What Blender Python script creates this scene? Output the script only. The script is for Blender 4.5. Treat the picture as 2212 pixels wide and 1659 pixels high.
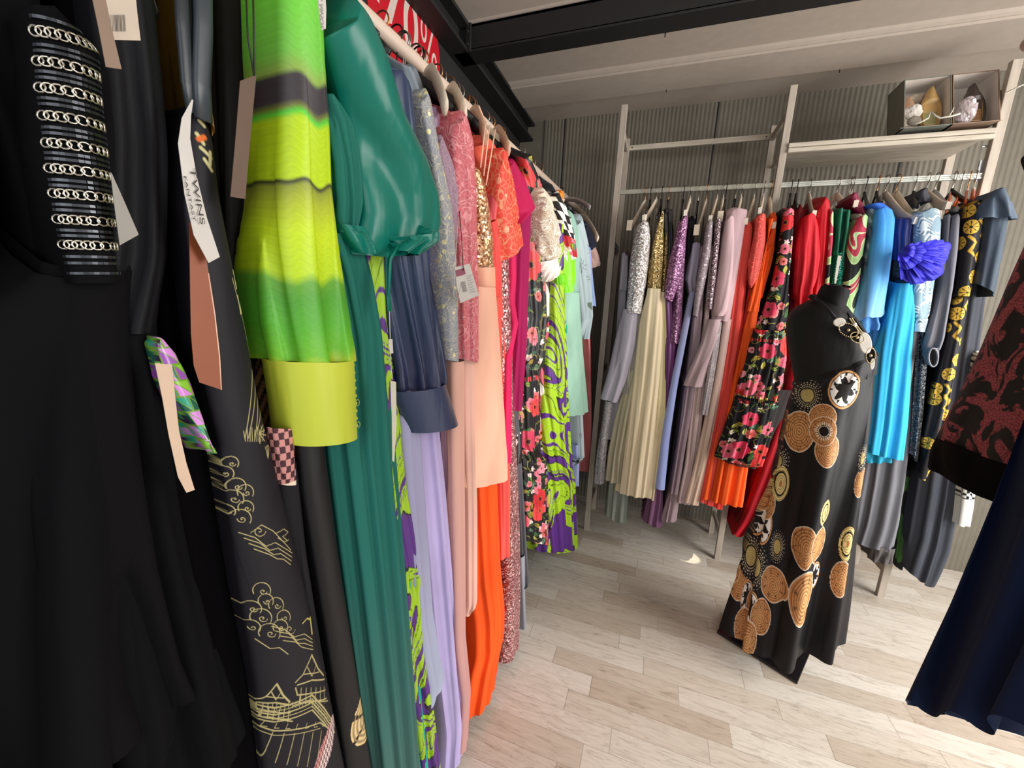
import bpy, math, random
import numpy as np
from mathutils import Vector, Matrix
for o in list(bpy.data.objects): bpy.data.objects.remove(o)
S = bpy.context.scene
COL = S.collection
PI = math.pi
# ---------------------------------------------------------------- camera
F, CX, CY, H = 860.0, 1106.0, 829.5, 1.3
_d = np.array([-206., 4370., F]); _d /= np.linalg.norm(_d)
_x = -np.array([-2500., -303., F]); _x -= _d * (_x @ _d); _x /= np.linalg.norm(_x)
_u = -_d
RW = np.stack([_x, np.cross(_u, _x), _u])          # photo ray -> world
EYE = np.array([0, 0, H])
cam_d = bpy.data.cameras.new('camera'); cam = bpy.data.objects.new('camera', cam_d); COL.objects.link(cam)
cam_d.sensor_width = 36; cam_d.lens = F / 2212 * 36; cam_d.clip_start = .01
B = RW @ np.diag([1., -1., -1.])
cam.matrix_world = Matrix([[*B[0], 0], [*B[1], 0], [*B[2], H], [0, 0, 0, 1]])
S.camera = cam
# ---------------------------------------------------------------- world, daylight, exposure
w = bpy.data.worlds.new('sky'); S.world = w; w.use_nodes = True
w.node_tree.nodes['Background'].inputs[0].default_value = (.80, .88, 1, 1)
w.node_tree.nodes['Background'].inputs[1].default_value = .5
def area(name, loc, target, sx, sy, power, color):
    l = bpy.data.lights.new(name, 'AREA'); l.shape = 'RECTANGLE'; l.size = sx; l.size_y = sy; l.energy = power; l.color = color
    o = bpy.data.objects.new(name, l); COL.objects.link(o); o.location = loc
    o.rotation_euler = (Vector(target) - Vector(loc)).to_track_quat('-Z', 'Y').to_euler()
    return o
area('daylight_from_shop_window', (2.3, 1.0, 1.35), (0, 1.2, .95), 1.6, 2.0, 78, (1, .97, .93))
area('fill_light_from_behind', (.6, -1.6, 1.7), (.15, 1.6, .9), 2.0, 1.6, 15, (1, .98, .96))  # mild fill added from the open side behind the camera
sb_ = bpy.data.lights.new('sunbeam_through_window_gap', 'SPOT'); sb_.energy = 420; sb_.spot_size = math.radians(2.4); sb_.spot_blend = .35; sb_.shadow_soft_size = .004; sb_.color = (1, .9, .72)
so_ = bpy.data.objects.new('sunbeam_through_window_gap', sb_); COL.objects.link(so_); so_.location = (2.15, 1.25, 2.2)
so_.rotation_euler = (Vector((.285, 2.19, 0)) - so_.location).to_track_quat('-Z', 'Y').to_euler()
S.view_settings.view_transform = 'Standard'; S.view_settings.look = 'None'
S.view_settings.exposure = .45; S.view_settings.gamma = 1; S.view_settings.use_curve_mapping = False

# ---------------------------------------------------------------- geometry helpers
def ray(u, v): return RW @ np.array([u - CX, v - CY, F])
def onx(u, v, x): r = ray(u, v); return EYE + r * (x / r[0])
def ony(u, v, y): r = ray(u, v); return EYE + r * (y / r[1])
def onz(u, v, z): r = ray(u, v); return EYE + r * ((z - H) / r[2])
class Plane:
    def __init__(s, o, d, n):
        s.o = np.array([*o, 0.]); s.s = np.array([*d, 0.]) / np.hypot(*d); s.n = np.array([*n, 0.]) / np.hypot(*n)
        s.up = np.array([0, 0, 1.])
    def un(s, u, v, off=0):
        r = ray(u, v); o = s.o + s.n * off
        p = EYE + r * (((o - EYE) @ s.n) / (r @ s.n))
        return (p - s.o) @ s.s, p[2]
    def P(s, a, d, z):                      # a along, d behind the face, z up
        a = np.asarray(a)[..., None]; d = np.asarray(d)[..., None]; z = np.asarray(z)[..., None]
        return s.o + a * s.s - d * s.n + z * s.up
PL = Plane((-.41, .5), (.075, 1), (1, -.075))       # front of the left rail's clothes
PR = Plane((0, 2.02), (1, 0), (0, -1))              # front of the shelving rail's clothes
PF = Plane((.5, 0), (0, 1), (-1, 0))                # near face of the rail on the right
PM = Plane((0, 1.62), (1, 0), (0, -1))              # through the dress form
def lin(c):
    c = np.asarray(c, float) / 255.
    return np.where(c <= .04045, c / 12.92, ((c + .055) / 1.055) ** 2.4)
def hx(h): return np.array([int(h[i:i + 2], 16) for i in (0, 2, 4)], float)
def L3(h): return lin(hx(h))
def L4(h): return (*lin(hx(h)), 1)

def thing(name, label, cat, loc=(0, 0, 0), group=None):
    o = bpy.data.objects.new(name, None); COL.objects.link(o); o.location = [float(c) for c in loc]
    o.empty_display_size = .05
    o['label'] = label; o['category'] = cat
    if group: o['group'] = group
    return o
def tag(o, label, cat, group=None):
    o['label'] = label; o['category'] = cat
    if group: o['group'] = group
    return o
def struct(o): o['kind'] = 'structure'; return o
def wloc(o):
    p = np.zeros(3)
    while o: p += np.array(o.location); o = o.parent
    return p
def mesh(name, V, Fc, mat=None, par=None, smooth=True, uv=None, col=None, loc=None):
    V = np.asarray(V, np.float64).reshape(-1, 3)
    if par is not None: V = V - wloc(par)
    me = bpy.data.meshes.new(name)
    if isinstance(Fc, np.ndarray):
        k = Fc.shape[1]; n = len(Fc)
        me.vertices.add(len(V)); me.vertices.foreach_set('co', V.astype(np.float32).ravel())
        me.loops.add(n * k); me.loops.foreach_set('vertex_index', Fc.astype(np.int32).ravel())
        me.polygons.add(n); me.polygons.foreach_set('loop_start', np.arange(0, n * k, k, dtype=np.int32))
        me.polygons.foreach_set('loop_total', np.full(n, k, dtype=np.int32))
        me.update(calc_edges=True); me.validate()
    else:
        me.from_pydata([tuple(v) for v in V], [], [tuple(f) for f in Fc])
    if uv is not None:
        l = me.uv_layers.new(name='UVMap'); vi = np.empty(len(me.loops), np.int32); me.loops.foreach_get('vertex_index', vi)
        l.data.foreach_set('uv', np.asarray(uv, np.float32)[vi].ravel())
    if col is not None:
        a = me.color_attributes.new('print', 'FLOAT_COLOR', 'POINT')
        c = np.ones((len(V), 4), np.float32); c[:, :3] = col; a.data.foreach_set('color', c.ravel())
    if smooth: me.polygons.foreach_set('use_smooth', np.ones(len(me.polygons), bool))
    if mat: me.materials.append(mat)
    o = bpy.data.objects.new(name, me); COL.objects.link(o)
    if par is not None: o.parent = par
    if loc is not None: o.location = loc
    return o
class MB:
    def __init__(s): s.v = []; s.f = []
    def add(s, V, Fc):
        b = len(s.v); s.v += [tuple(map(float, v)) for v in V]; s.f += [tuple(int(i) + b for i in f) for f in Fc]; return s
    def box(s, a, b, bev=0):
        x0, y0, z0 = a; x1, y1, z1 = b
        V = [(x, y, z) for z in (z0, z1) for y in (y0, y1) for x in (x0, x1)]
        return s.add(V, [(0, 2, 3, 1), (4, 5, 7, 6), (0, 1, 5, 4), (2, 6, 7, 3), (0, 4, 6, 2), (1, 3, 7, 5)])
    def obox(s, c, ax, ay, az):             # oriented box: centre and half axes
        c, ax, ay, az = map(np.array, (c, ax, ay, az))
        V = [c + i * ax + j * ay + k * az for k in (-1, 1) for j in (-1, 1) for i in (-1, 1)]
        return s.add(V, [(0, 2, 3, 1), (4, 5, 7, 6), (0, 1, 5, 4), (2, 6, 7, 3), (0, 4, 6, 2), (1, 3, 7, 5)])
    def tube(s, pts, r, n=8, closed=False, flat=None, cap=True):
        pts = [np.array(p, float) for p in pts]; N = len(pts)
        rr = r if hasattr(r, '__len__') else [r] * N
        V = []; prev = None
        for i, p in enumerate(pts):
            if closed: t = pts[(i + 1) % N] - pts[i - 1]
            else: t = pts[min(i + 1, N - 1)] - pts[max(i - 1, 0)]
            t = t / (np.linalg.norm(t) + 1e-12)
            if prev is None:
                a = np.array([0, 0, 1.]) if abs(t[2]) < .9 else np.array([1., 0, 0])
                if flat is not None: a = np.array(flat, float)
            else: a = prev
            a = a - t * (a @ t); a /= np.linalg.norm(a) + 1e-12; prev = a; b = np.cross(t, a)
            ra, rb = (rr[i] if hasattr(rr[i], '__len__') else (rr[i], rr[i]))
            for k in range(n):
                g = 2 * PI * k / n; V.append(p + a * ra * math.cos(g) + b * rb * math.sin(g))
        Fc = []
        for i in range(N if closed else N - 1):
            j = (i + 1) % N
            for k in range(n): Fc.append((i * n + k, i * n + (k + 1) % n, j * n + (k + 1) % n, j * n + k))
        if not closed and cap: Fc += [tuple(range(n))[::-1], tuple((N - 1) * n + k for k in range(n))]
        return s.add(V, Fc)
    def ball(s, c, rx, ry=None, rz=None, n=10, m=7):
        ry = ry or rx; rz = rz or rx; V = [(c[0], c[1], c[2] + rz)]
        for i in range(1, m):
            a = PI * i / m
            for k in range(n):
                g = 2 * PI * k / n; V.append((c[0] + rx * math.sin(a) * math.cos(g), c[1] + ry * math.sin(a) * math.sin(g), c[2] + rz * math.cos(a)))
        V.append((c[0], c[1], c[2] - rz)); Fc = []
        for k in range(n):
            Fc.append((0, 1 + k, 1 + (k + 1) % n))
            for i in range(m - 2): Fc.append((1 + i * n + k, 1 + (i + 1) * n + k, 1 + (i + 1) * n + (k + 1) % n, 1 + i * n + (k + 1) % n))
            Fc.append((1 + (m - 2) * n + k, len(V) - 1, 1 + (m - 2) * n + (k + 1) % n))
        return s.add(V, Fc)
    def prism(s, poly, d):                  # closed 3-D polygon extruded by vector d
        n = len(poly); d = np.array(d)
        V = [np.array(p) for p in poly] + [np.array(p) + d for p in poly]
        return s.add(V, [tuple(range(n))[::-1], tuple(range(n, 2 * n))] + [(i, (i + 1) % n, n + (i + 1) % n, n + i) for i in range(n)])
    def build(s, name, mat=None, par=None, smooth=False, loc=None):
        return mesh(name, s.v, s.f, mat, par, smooth, loc=loc)
def bevel(o, w=.003, seg=2):
    m = o.modifiers.new('bevel', 'BEVEL'); m.width = w; m.segments = seg; m.limit_method = 'ANGLE'; return o
def solid(o, t):
    m = o.modifiers.new('thickness', 'SOLIDIFY'); m.thickness = t; return o
def text_mesh(name, txt, size, M, mat, par=None, ext=.0006, sx=1, space=1, align='CENTER'):
    c = bpy.data.curves.new(name, 'FONT'); c.body = txt; c.size = size; c.extrude = ext; c.align_x = align; c.align_y = 'CENTER'; c.space_character = space
    t = bpy.data.objects.new(name + '_curve', c); COL.objects.link(t)
    dg = bpy.context.evaluated_depsgraph_get(); me = bpy.data.meshes.new_from_object(t.evaluated_get(dg))
    bpy.data.objects.remove(t)
    me.transform(Matrix.Diagonal((sx, 1, 1, 1))); me.transform(M)
    if par is not None: me.transform(Matrix.Translation([-float(a) for a in wloc(par)]))
    me.materials.clear(); me.materials.append(mat)
    o = bpy.data.objects.new(name, me); COL.objects.link(o)
    if par is not None: o.parent = par
    return o
def frameM(o, x, y):                         # matrix from origin and two in-plane axes
    x = np.array(x, float); x /= np.linalg.norm(x); y = np.array(y, float); y -= x * (x @ y); y /= np.linalg.norm(y); z = np.cross(x, y)
    return Matrix([[x[i], y[i], z[i], o[i]] for i in range(3)] + [[0, 0, 0, 1]])

# ---------------------------------------------------------------- materials
MATS = {}
def newmat(name):
    m = bpy.data.materials.new(name); m.use_nodes = True; nt = m.node_tree; return m, nt, nt.nodes['Principled BSDF']
def N(nt, t, **kw):
    n = nt.nodes.new(t)
    for k, v in kw.items():
        if k.startswith('i_'): n.inputs[int(k[2:]) if k[2:].isdigit() else k[2:]].default_value = v
        else: setattr(n, k, v)
    return n
def coords(nt, kind='Object'): return nt.nodes.new('ShaderNodeTexCoord').outputs[kind]
def mapped(nt, src, scale): m = N(nt, 'ShaderNodeMapping'); m.inputs['Scale'].default_value = scale; nt.links.new(src, m.inputs[0]); return m.outputs[0]
def ramp(nt, src, stops, interp='LINEAR'):
    r = nt.nodes.new('ShaderNodeValToRGB'); r.color_ramp.interpolation = interp; e = r.color_ramp.elements
    while len(e) < len(stops): e.new(.5)
    for el, (p, c) in zip(e, stops): el.position = p; el.color = c if len(c) == 4 else (*c, 1)
    nt.links.new(src, r.inputs[0]); return r.outputs[0]
def math_(nt, op, a, b=None):
    m = N(nt, 'ShaderNodeMath', operation=op)
    for i, x in enumerate((a, b)):
        if x is None: continue
        if isinstance(x, (int, float)): m.inputs[i].default_value = x
        else: nt.links.new(x, m.inputs[i])
    return m.outputs[0]
def mixc(nt, f, a, b, blend='MIX'):
    m = N(nt, 'ShaderNodeMix', data_type='RGBA', blend_type=blend)
    for i, x in ((0, f), (6, a), (7, b)):
        if isinstance(x, (int, float)): m.inputs[i].default_value = x
        elif isinstance(x, tuple): m.inputs[i].default_value = x
        else: nt.links.new(x, m.inputs[i])
    return m.outputs[2]
def bumpn(nt, b, h, strength=.2, dist=.001):
    n = N(nt, 'ShaderNodeBump'); n.inputs['Strength'].default_value = strength; n.inputs['Distance'].default_value = dist
    nt.links.new(h, n.inputs['Height']); nt.links.new(n.outputs[0], b.inputs['Normal'])
def cloth(h, rough=.8, spec=.25, vary=.12, weave=.25, sheen=.0, key=None, grad=None, alpha=None, metal=0, wr=.4):
    k = key or f'cloth_{h}_{rough}_{grad}_{alpha}_{wr}'
    if k in MATS: return MATS[k]
    m, nt, b = newmat('fabric'); MATS[k] = m
    co = coords(nt); c = L4(h)
    n1 = N(nt, 'ShaderNodeTexNoise', i_Scale=9., i_Detail=3.); nt.links.new(mapped(nt, co, (1, 1, .35)), n1.inputs['Vector'])
    d = tuple(x * (1 - vary) for x in c[:3]) + (1,); e = tuple(min(1, x * (1 + vary)) for x in c[:3]) + (1,)
    if grad:                                  # cloth dyed from one colour at z1 to another at z0 (world height)
        g = nt.nodes.new('ShaderNodeNewGeometry'); sx = nt.nodes.new('ShaderNodeSeparateXYZ'); nt.links.new(g.outputs['Position'], sx.inputs[0])
        mr = N(nt, 'ShaderNodeMapRange'); nt.links.new(sx.outputs[2], mr.inputs[0]); mr.inputs[1].default_value = grad[0]; mr.inputs[2].default_value = grad[1]
        cc = ramp(nt, mr.outputs[0], [(p, L4(x)) for p, x in grad[2]])
        cc = mixc(nt, ramp(nt, n1.outputs[0], [(.3, (vary * .6,) * 3), (.7, (0, 0, 0))]), cc, (0, 0, 0, 1))
    else: cc = ramp(nt, n1.outputs[0], [(.35, d), (.65, e)])
    nt.links.new(cc, b.inputs['Base Color'])
    b.inputs['Roughness'].default_value = rough; b.inputs['Specular IOR Level'].default_value = spec; b.inputs['Metallic'].default_value = metal
    if sheen: b.inputs['Sheen Weight'].default_value = sheen; b.inputs['Sheen Roughness'].default_value = .4
    n2 = N(nt, 'ShaderNodeTexNoise', i_Scale=900., i_Detail=1.); nt.links.new(co, n2.inputs['Vector'])
    n3 = N(nt, 'ShaderNodeTexNoise', i_Scale=30., i_Detail=2.); nt.links.new(mapped(nt, co, (1, 1, .18)), n3.inputs['Vector'])
    b1 = N(nt, 'ShaderNodeBump', i_Strength=weave); b1.inputs['Distance'].default_value = .0006; nt.links.new(n2.outputs[0], b1.inputs['Height'])
    b2 = N(nt, 'ShaderNodeBump', i_Strength=wr); b2.inputs['Distance'].default_value = .006; nt.links.new(n3.outputs[0], b2.inputs['Height'])
    nt.links.new(b1.outputs[0], b2.inputs['Normal']); nt.links.new(b2.outputs[0], b.inputs['Normal'])
    if alpha: b.inputs['Alpha'].default_value = alpha
    return m
def satin(h, rough=.36, grad=None, wr=.5): return cloth(h, rough, .42, .05, .03, key=f'satin_{h}_{rough}_{grad}', grad=grad, wr=wr)
def sequin(h, h2, scale=260, metal=.8, key=None, lo=.15):
    k = key or f'seq_{h}_{h2}_{scale}'
    if k in MATS: return MATS[k]
    m, nt, b = newmat('sequins'); MATS[k] = m; co = coords(nt)
    v = N(nt, 'ShaderNodeTexVoronoi', i_Scale=float(scale)); nt.links.new(co, v.inputs['Vector'])
    sp = nt.nodes.new('ShaderNodeSeparateColor'); nt.links.new(v.outputs['Color'], sp.inputs[0])
    n1 = N(nt, 'ShaderNodeTexNoise', i_Scale=35., i_Detail=2., i_Distortion=2.5); nt.links.new(co, n1.inputs['Vector'])
    c1 = ramp(nt, sp.outputs[0], [(0., tuple(L3(h) * lo)), (.55, tuple(L3(h))), (.93, tuple(L3(h2)))])
    c2 = mixc(nt, ramp(nt, n1.outputs[0], [(.44, (0, 0, 0)), (.52, (.55,) * 3)]), c1, L4(h))
    nt.links.new(c2, b.inputs['Base Color'])
    b.inputs['Metallic'].default_value = metal; b.inputs['Roughness'].default_value = .3
    vm = N(nt, 'ShaderNodeVectorMath', operation='MULTIPLY_ADD'); nt.links.new(v.outputs['Color'], vm.inputs[0])
    vm.inputs[1].default_value = (.9, .9, .9)
    g = nt.nodes.new('ShaderNodeNewGeometry'); s2 = N(nt, 'ShaderNodeVectorMath', operation='SUBTRACT'); nt.links.new(g.outputs['Normal'], s2.inputs[0]); s2.inputs[1].default_value = (.45, .45, .45)
    nt.links.new(s2.outputs[0], vm.inputs[2]); nn = N(nt, 'ShaderNodeVectorMath', operation='NORMALIZE'); nt.links.new(vm.outputs[0], nn.inputs[0]); nt.links.new(nn.outputs[0], b.inputs['Normal'])
    return m
def lace(h, base, scale=38, glint=None, alpha=False, key=None, width=.06):
    width *= .33
    k = key or f'lace_{h}_{base}_{scale}_{alpha}'
    if k in MATS: return MATS[k]
    m, nt, b = newmat('lace'); MATS[k] = m; co = coords(nt)
    n = N(nt, 'ShaderNodeTexNoise', i_Scale=scale * .7, i_Detail=1.5, i_Distortion=1.6); nt.links.new(co, n.inputs['Vector'])
    a = math_(nt, 'ABSOLUTE', math_(nt, 'SUBTRACT', n.outputs[0], .5))
    a2 = math_(nt, 'ABSOLUTE', math_(nt, 'SUBTRACT', n.outputs[0], .62))
    mn = math_(nt, 'MINIMUM', a, a2)
    v = N(nt, 'ShaderNodeTexVoronoi', i_Scale=scale * 3.2, feature='DISTANCE_TO_EDGE'); nt.links.new(co, v.inputs['Vector'])
    mesh_ = math_(nt, 'LESS_THAN', v.outputs['Distance'], .07)
    cord = ramp(nt, mn, [(0, (1, 1, 1)), (width * .55, (1, 1, 1)), (width, (0, 0, 0))])
    f = math_(nt, 'MAXIMUM', cord, math_(nt, 'MULTIPLY', mesh_, .45))
    c = mixc(nt, f, L4(base), L4(h))
    if glint:
        v2 = N(nt, 'ShaderNodeTexVoronoi', i_Scale=scale * 1.3); nt.links.new(co, v2.inputs['Vector'])
        gf = math_(nt, 'LESS_THAN', v2.outputs['Distance'], .2); c = mixc(nt, gf, c, L4(glint))
        nt.links.new(math_(nt, 'MULTIPLY', gf, .8), b.inputs['Metallic'])
    nt.links.new(c, b.inputs['Base Color']); b.inputs['Roughness'].default_value = .6
    if alpha: nt.links.new(math_(nt, 'MAXIMUM', f, alpha), b.inputs['Alpha'])
    bumpn(nt, b, f, .6, .003); return m
def printed(rough=.7, spec=.25, key='print', scatter=0):
    k = f'{key}_{rough}'
    if k in MATS: return MATS[k]
    m, nt, b = newmat('printed_fabric'); MATS[k] = m
    a = N(nt, 'ShaderNodeVertexColor', layer_name='print'); nt.links.new(a.outputs[0], b.inputs['Base Color'])
    b.inputs['Roughness'].default_value = rough; b.inputs['Specular IOR Level'].default_value = spec
    co = coords(nt); n3 = N(nt, 'ShaderNodeTexNoise', i_Scale=28., i_Detail=2.); nt.links.new(mapped(nt, co, (1, 1, .2)), n3.inputs['Vector'])
    bumpn(nt, b, n3.outputs[0], .35, .006); return m
def plain(h, rough=.5, metal=0, key=None, spec=.5, noise=.05, alpha=None, trans=0):
    k = key or f'plain_{h}_{rough}_{metal}_{alpha}_{trans}'
    if k in MATS: return MATS[k]
    m, nt, b = newmat(key or 'surface'); MATS[k] = m; c = L3(h)
    n = N(nt, 'ShaderNodeTexNoise', i_Scale=25., i_Detail=4.); nt.links.new(coords(nt), n.inputs['Vector'])
    nt.links.new(ramp(nt, n.outputs[0], [(.3, tuple(c * (1 - noise))), (.7, tuple(np.minimum(1, c * (1 + noise))))]), b.inputs['Base Color'])
    b.inputs['Roughness'].default_value = rough; b.inputs['Metallic'].default_value = metal; b.inputs['Specular IOR Level'].default_value = spec
    if alpha: b.inputs['Alpha'].default_value = alpha
    if trans: b.inputs['Transmission Weight'].default_value = trans
    return m
def wood(h, key, rough=.55, amt=.25, axis=(3, 3, .4)):
    if key in MATS: return MATS[key]
    m, nt, b = newmat(key); MATS[key] = m; c = L3(h); co = coords(nt)
    n = N(nt, 'ShaderNodeTexNoise', i_Scale=18., i_Detail=5., i_Distortion=.6); nt.links.new(mapped(nt, co, axis), n.inputs['Vector'])
    nt.links.new(ramp(nt, n.outputs[0], [(.3, tuple(c * (1 - amt))), (.6, tuple(c)), (.8, tuple(np.minimum(1, c * 1.08)))]), b.inputs['Base Color'])
    b.inputs['Roughness'].default_value = rough; bumpn(nt, b, n.outputs[0], .15, .002); return m

# ---------------------------------------------------------------- draped cloth
def _res(P, t):
    P = np.asarray(P, float); d = np.r_[0, np.cumsum(np.hypot(*np.diff(P, axis=0).T))]; d /= d[-1]
    # smooth (monotone cubic-ish) resample
    x = np.interp(t, d, P[:, 0]); y = np.interp(t, d, P[:, 1])
    return np.stack([x, y], 1)
def _smooth(A, k):
    for _ in range(k):
        B_ = A.copy(); B_[1:-1] = (A[:-2] + 2 * A[1:-1] + A[2:]) / 4; A = B_
    return A
REC = {}
def drape(name, mat, par, L, R, pl, off=0., D=.4, nose=.6, fold=(.001, .006), fw=.035, sh=0., rows=60, cols=40, back=14,
          centered=False, paint=None, seed=0, zt=None, zb=None, close=True, openb=True, sharp=.5, drift=1.5, comp=True, hem=0., puff=None,
          pinch=None, smooth=2, twist=0.):
    rng = random.Random(hash(name) % 1000 * 0 + seed * 7 + len(name) * 13 + int(abs(R[0][0]) if isinstance(R[0], (tuple, list)) else 1))
    eR = np.array([pl.un(u, v, off) for u, v in R])
    def ext(E):
        if zt is not None:
            k = (E[1] - E[0]) if abs(E[1][1] - E[0][1]) > .02 else np.array([0, -1.])
            sl = np.clip(k[0] / (k[1] or -1), -.3, .3)
            if zt > E[0][1]: E = np.vstack([[E[0][0] + sl * (zt - E[0][1]), zt], E])
        if zb is not None and zb < E[-1][1]:
            k = E[-1] - E[-2]; sl = np.clip(k[0] / (k[1] or -1), -.3, .3)
            E = np.vstack([E, [E[-1][0] + sl * (zb - E[-1][1]), zb]])
        return E
    eR = ext(eR)
    t = np.linspace(0, 1, rows)
    if isinstance(L[0], (tuple, list)): eL = ext(np.array([pl.un(u, v, off) for u, v in L]))
    else:                                  # widths in metres: top .. bottom
        ws = np.interp(np.linspace(0, 1, len(eR)), np.linspace(0, 1, len(L)), L); eL = eR - np.stack([ws, ws * 0], 1)
    a, b = _res(eL, t), _res(eR, t); a[1:-1], b[1:-1] = _smooth(a, smooth)[1:-1], _smooth(b, smooth)[1:-1]
    c = (a + b) / 2; hw = (b - a) / 2; w = np.maximum(np.abs(hw[:, 0]), .004)
    Dr = np.full(rows, D) if not hasattr(D, '__len__') else np.interp(t, np.linspace(0, 1, len(D)), D)
    if centered: rn = Dr / 2
    else: rn = np.minimum(w * nose, Dr / 2)
    if comp and not centered:              # the rounded edge seen from the side
        dist = abs((EYE - pl.o) @ pl.n) - off; sc = (EYE - pl.o) @ pl.s; tt = (c[:, 0] - sc) / dist
        dl = w + rn * abs(tt) - np.sqrt(w ** 2 + (rn * tt) ** 2); c[:, 0] += _smooth((np.sign(tt) * dl)[:, None], 3)[:, 0]
    if puff:                               # extra fullness at given t
        for (pt, pw_, amt) in puff:
            g = np.exp(-((t - pt) / pw_) ** 2) * amt; Dr = Dr + g
    # section: front arc (cols), two sides, back arc
    th = np.linspace(0, PI, cols); fs = -np.cos(th); fd = 1 - np.sin(th)
    ns = back; side = np.linspace(0, 1, ns + 2)[1:-1]
    s_n = np.r_[fs, np.ones(ns), np.cos(np.linspace(0, PI, 10)), -np.ones(ns)]
    nC = len(s_n); V = np.zeros((rows, nC, 3)); UV = np.zeros((rows, nC, 2))
    nrm_s = np.r_[-np.cos(th), np.ones(ns), np.cos(np.linspace(0, PI, 10)), -np.ones(ns)]
    nrm_d = np.r_[-np.sin(th), np.zeros(ns), np.sin(np.linspace(0, PI, 10)), np.zeros(ns)]
    pitch = 0; n1 = rng.random() * 6; n2 = rng.random() * 6; n3 = rng.random() * 6
    zlen = abs(c[0, 1] - c[-1, 1]); PZ = []
    for i in range(rows):
        r = rn[i]; d_side1 = r + side * (Dr[i] - 2 * r)
        dd = np.r_[r * fd, d_side1, Dr[i] - r + r * np.sin(np.linspace(0, PI, 10)), d_side1[::-1]]
        if centered: dd = dd - Dr[i] / 2
        cl = 1.
        if close and t[i] < .03: cl = math.sqrt(max(0.02, 1 - (1 - t[i] / .03) ** 2))
        ss = c[i, 0] + hw[i, 0] * s_n * cl; zz = c[i, 1] + hw[i, 1] * s_n
        x = np.cumsum(np.r_[0, np.hypot(np.diff(ss), np.diff(dd))]); x = x - x[cols // 2]
        ph = 2 * PI * x / fw
        f = np.sin(ph + n1 + drift * math.sin(2.1 * t[i] + n2)) * .62 + np.sin(ph * .53 + n2 + drift * 1.3 * t[i]) * .5 + .22 * np.sin(ph * 1.9 + n3 - drift * t[i])
        f = np.sign(f) * np.abs(f) ** sharp if sharp != 1 else f
        f = f - .3
        fa = fold[0] + (fold[1] - fold[0]) * t[i] ** .8 if len(fold) == 2 else np.interp(t[i], np.linspace(0, 1, len(fold)), fold)
        if pinch:
            for (pt, pwid, amt) in pinch: fa += amt * math.exp(-((t[i] - pt) / pwid) ** 2)
        ss = ss + nrm_s * fa * f * .8; dd = dd + nrm_d * fa * f
        if hem and t[i] > .8: zz = zz + hem * .022 * f * ((t[i] - .8) / .2)
        if sh:
            q = np.clip((dd if not centered else dd + Dr[i] / 2) / Dr[i], 0, 1)
            zz = zz + sh * np.sin(PI * q) ** 1.3 * max(0, 1 - t[i] / .22)
        V[i] = pl.P(ss, dd - off, zz); UV[i, :, 0] = x; UV[i, :, 1] = zz
        PZ.append(ss)
    idx = np.arange(rows * nC).reshape(rows, nC)
    A, B2 = idx[:-1], idx[1:]
    Q = np.stack([A, np.roll(A, -1, 1), np.roll(B2, -1, 1), B2], -1).reshape(-1, 4)
    sgn = 1 if hw[:, 0].mean() > 0 else -1
    if sgn * np.dot(np.cross(pl.s, pl.up), pl.n) < 0: pass
    Vf = V.reshape(-1, 3); 
    Vn = Vf
    if close:
        Vn = np.vstack([Vf, V[0].mean(0)[None]]); k = len(Vf); top = np.stack([idx[0], np.roll(idx[0], -1), np.full(nC, k), np.full(nC, k)], -1)
        UVf = np.vstack([UV.reshape(-1, 2), [[0, UV[0, 0, 1]]]])
    else: UVf = UV.reshape(-1, 2)
    colr = None
    if paint is not None: colr = paint(UVf[:, 0], UVf[:, 1], Vn, pl)
    if close:
        o = mesh2(name, Vn, Q, np.stack([idx[0], np.roll(idx[0], -1), np.full(nC, len(Vf))], -1)[:, ::-1], mat, par, UVf, colr)
    else: o = mesh(name, Vn, Q, mat, par, uv=UVf, col=colr)
    o['_n'] = 1; del o['_n']
    def at(tt_, q):                         # point on the cloth: tt_ down, q across the front arc 0..1
        i = min(rows - 1, max(0, tt_ * (rows - 1))); j = min(cols - 1, max(0, q * (cols - 1)))
        i0, j0 = int(i), int(j); i1, j1 = min(rows - 1, i0 + 1), min(cols - 1, j0 + 1); fi, fj = i - i0, j - j0
        p = (V[i0, j0] * (1 - fj) + V[i0, j1] * fj) * (1 - fi) + (V[i1, j0] * (1 - fj) + V[i1, j1] * fj) * fi
        e1 = V[i1 if i1 > i0 else i0, j0] - V[max(0, i0 - 1), j0]; e2 = V[i0, min(cols - 1, j0 + 1)] - V[i0, max(0, j0 - 1)]
        n = np.cross(e1, e2); n /= np.linalg.norm(n) + 1e-9
        if n @ pl.n < 0: n = -n
        return p, n
    o_at[o.name] = at
    o_top[o.name] = (c[0, 0], c[0, 1])
    return o
o_at = {}; o_top = {}
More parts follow.
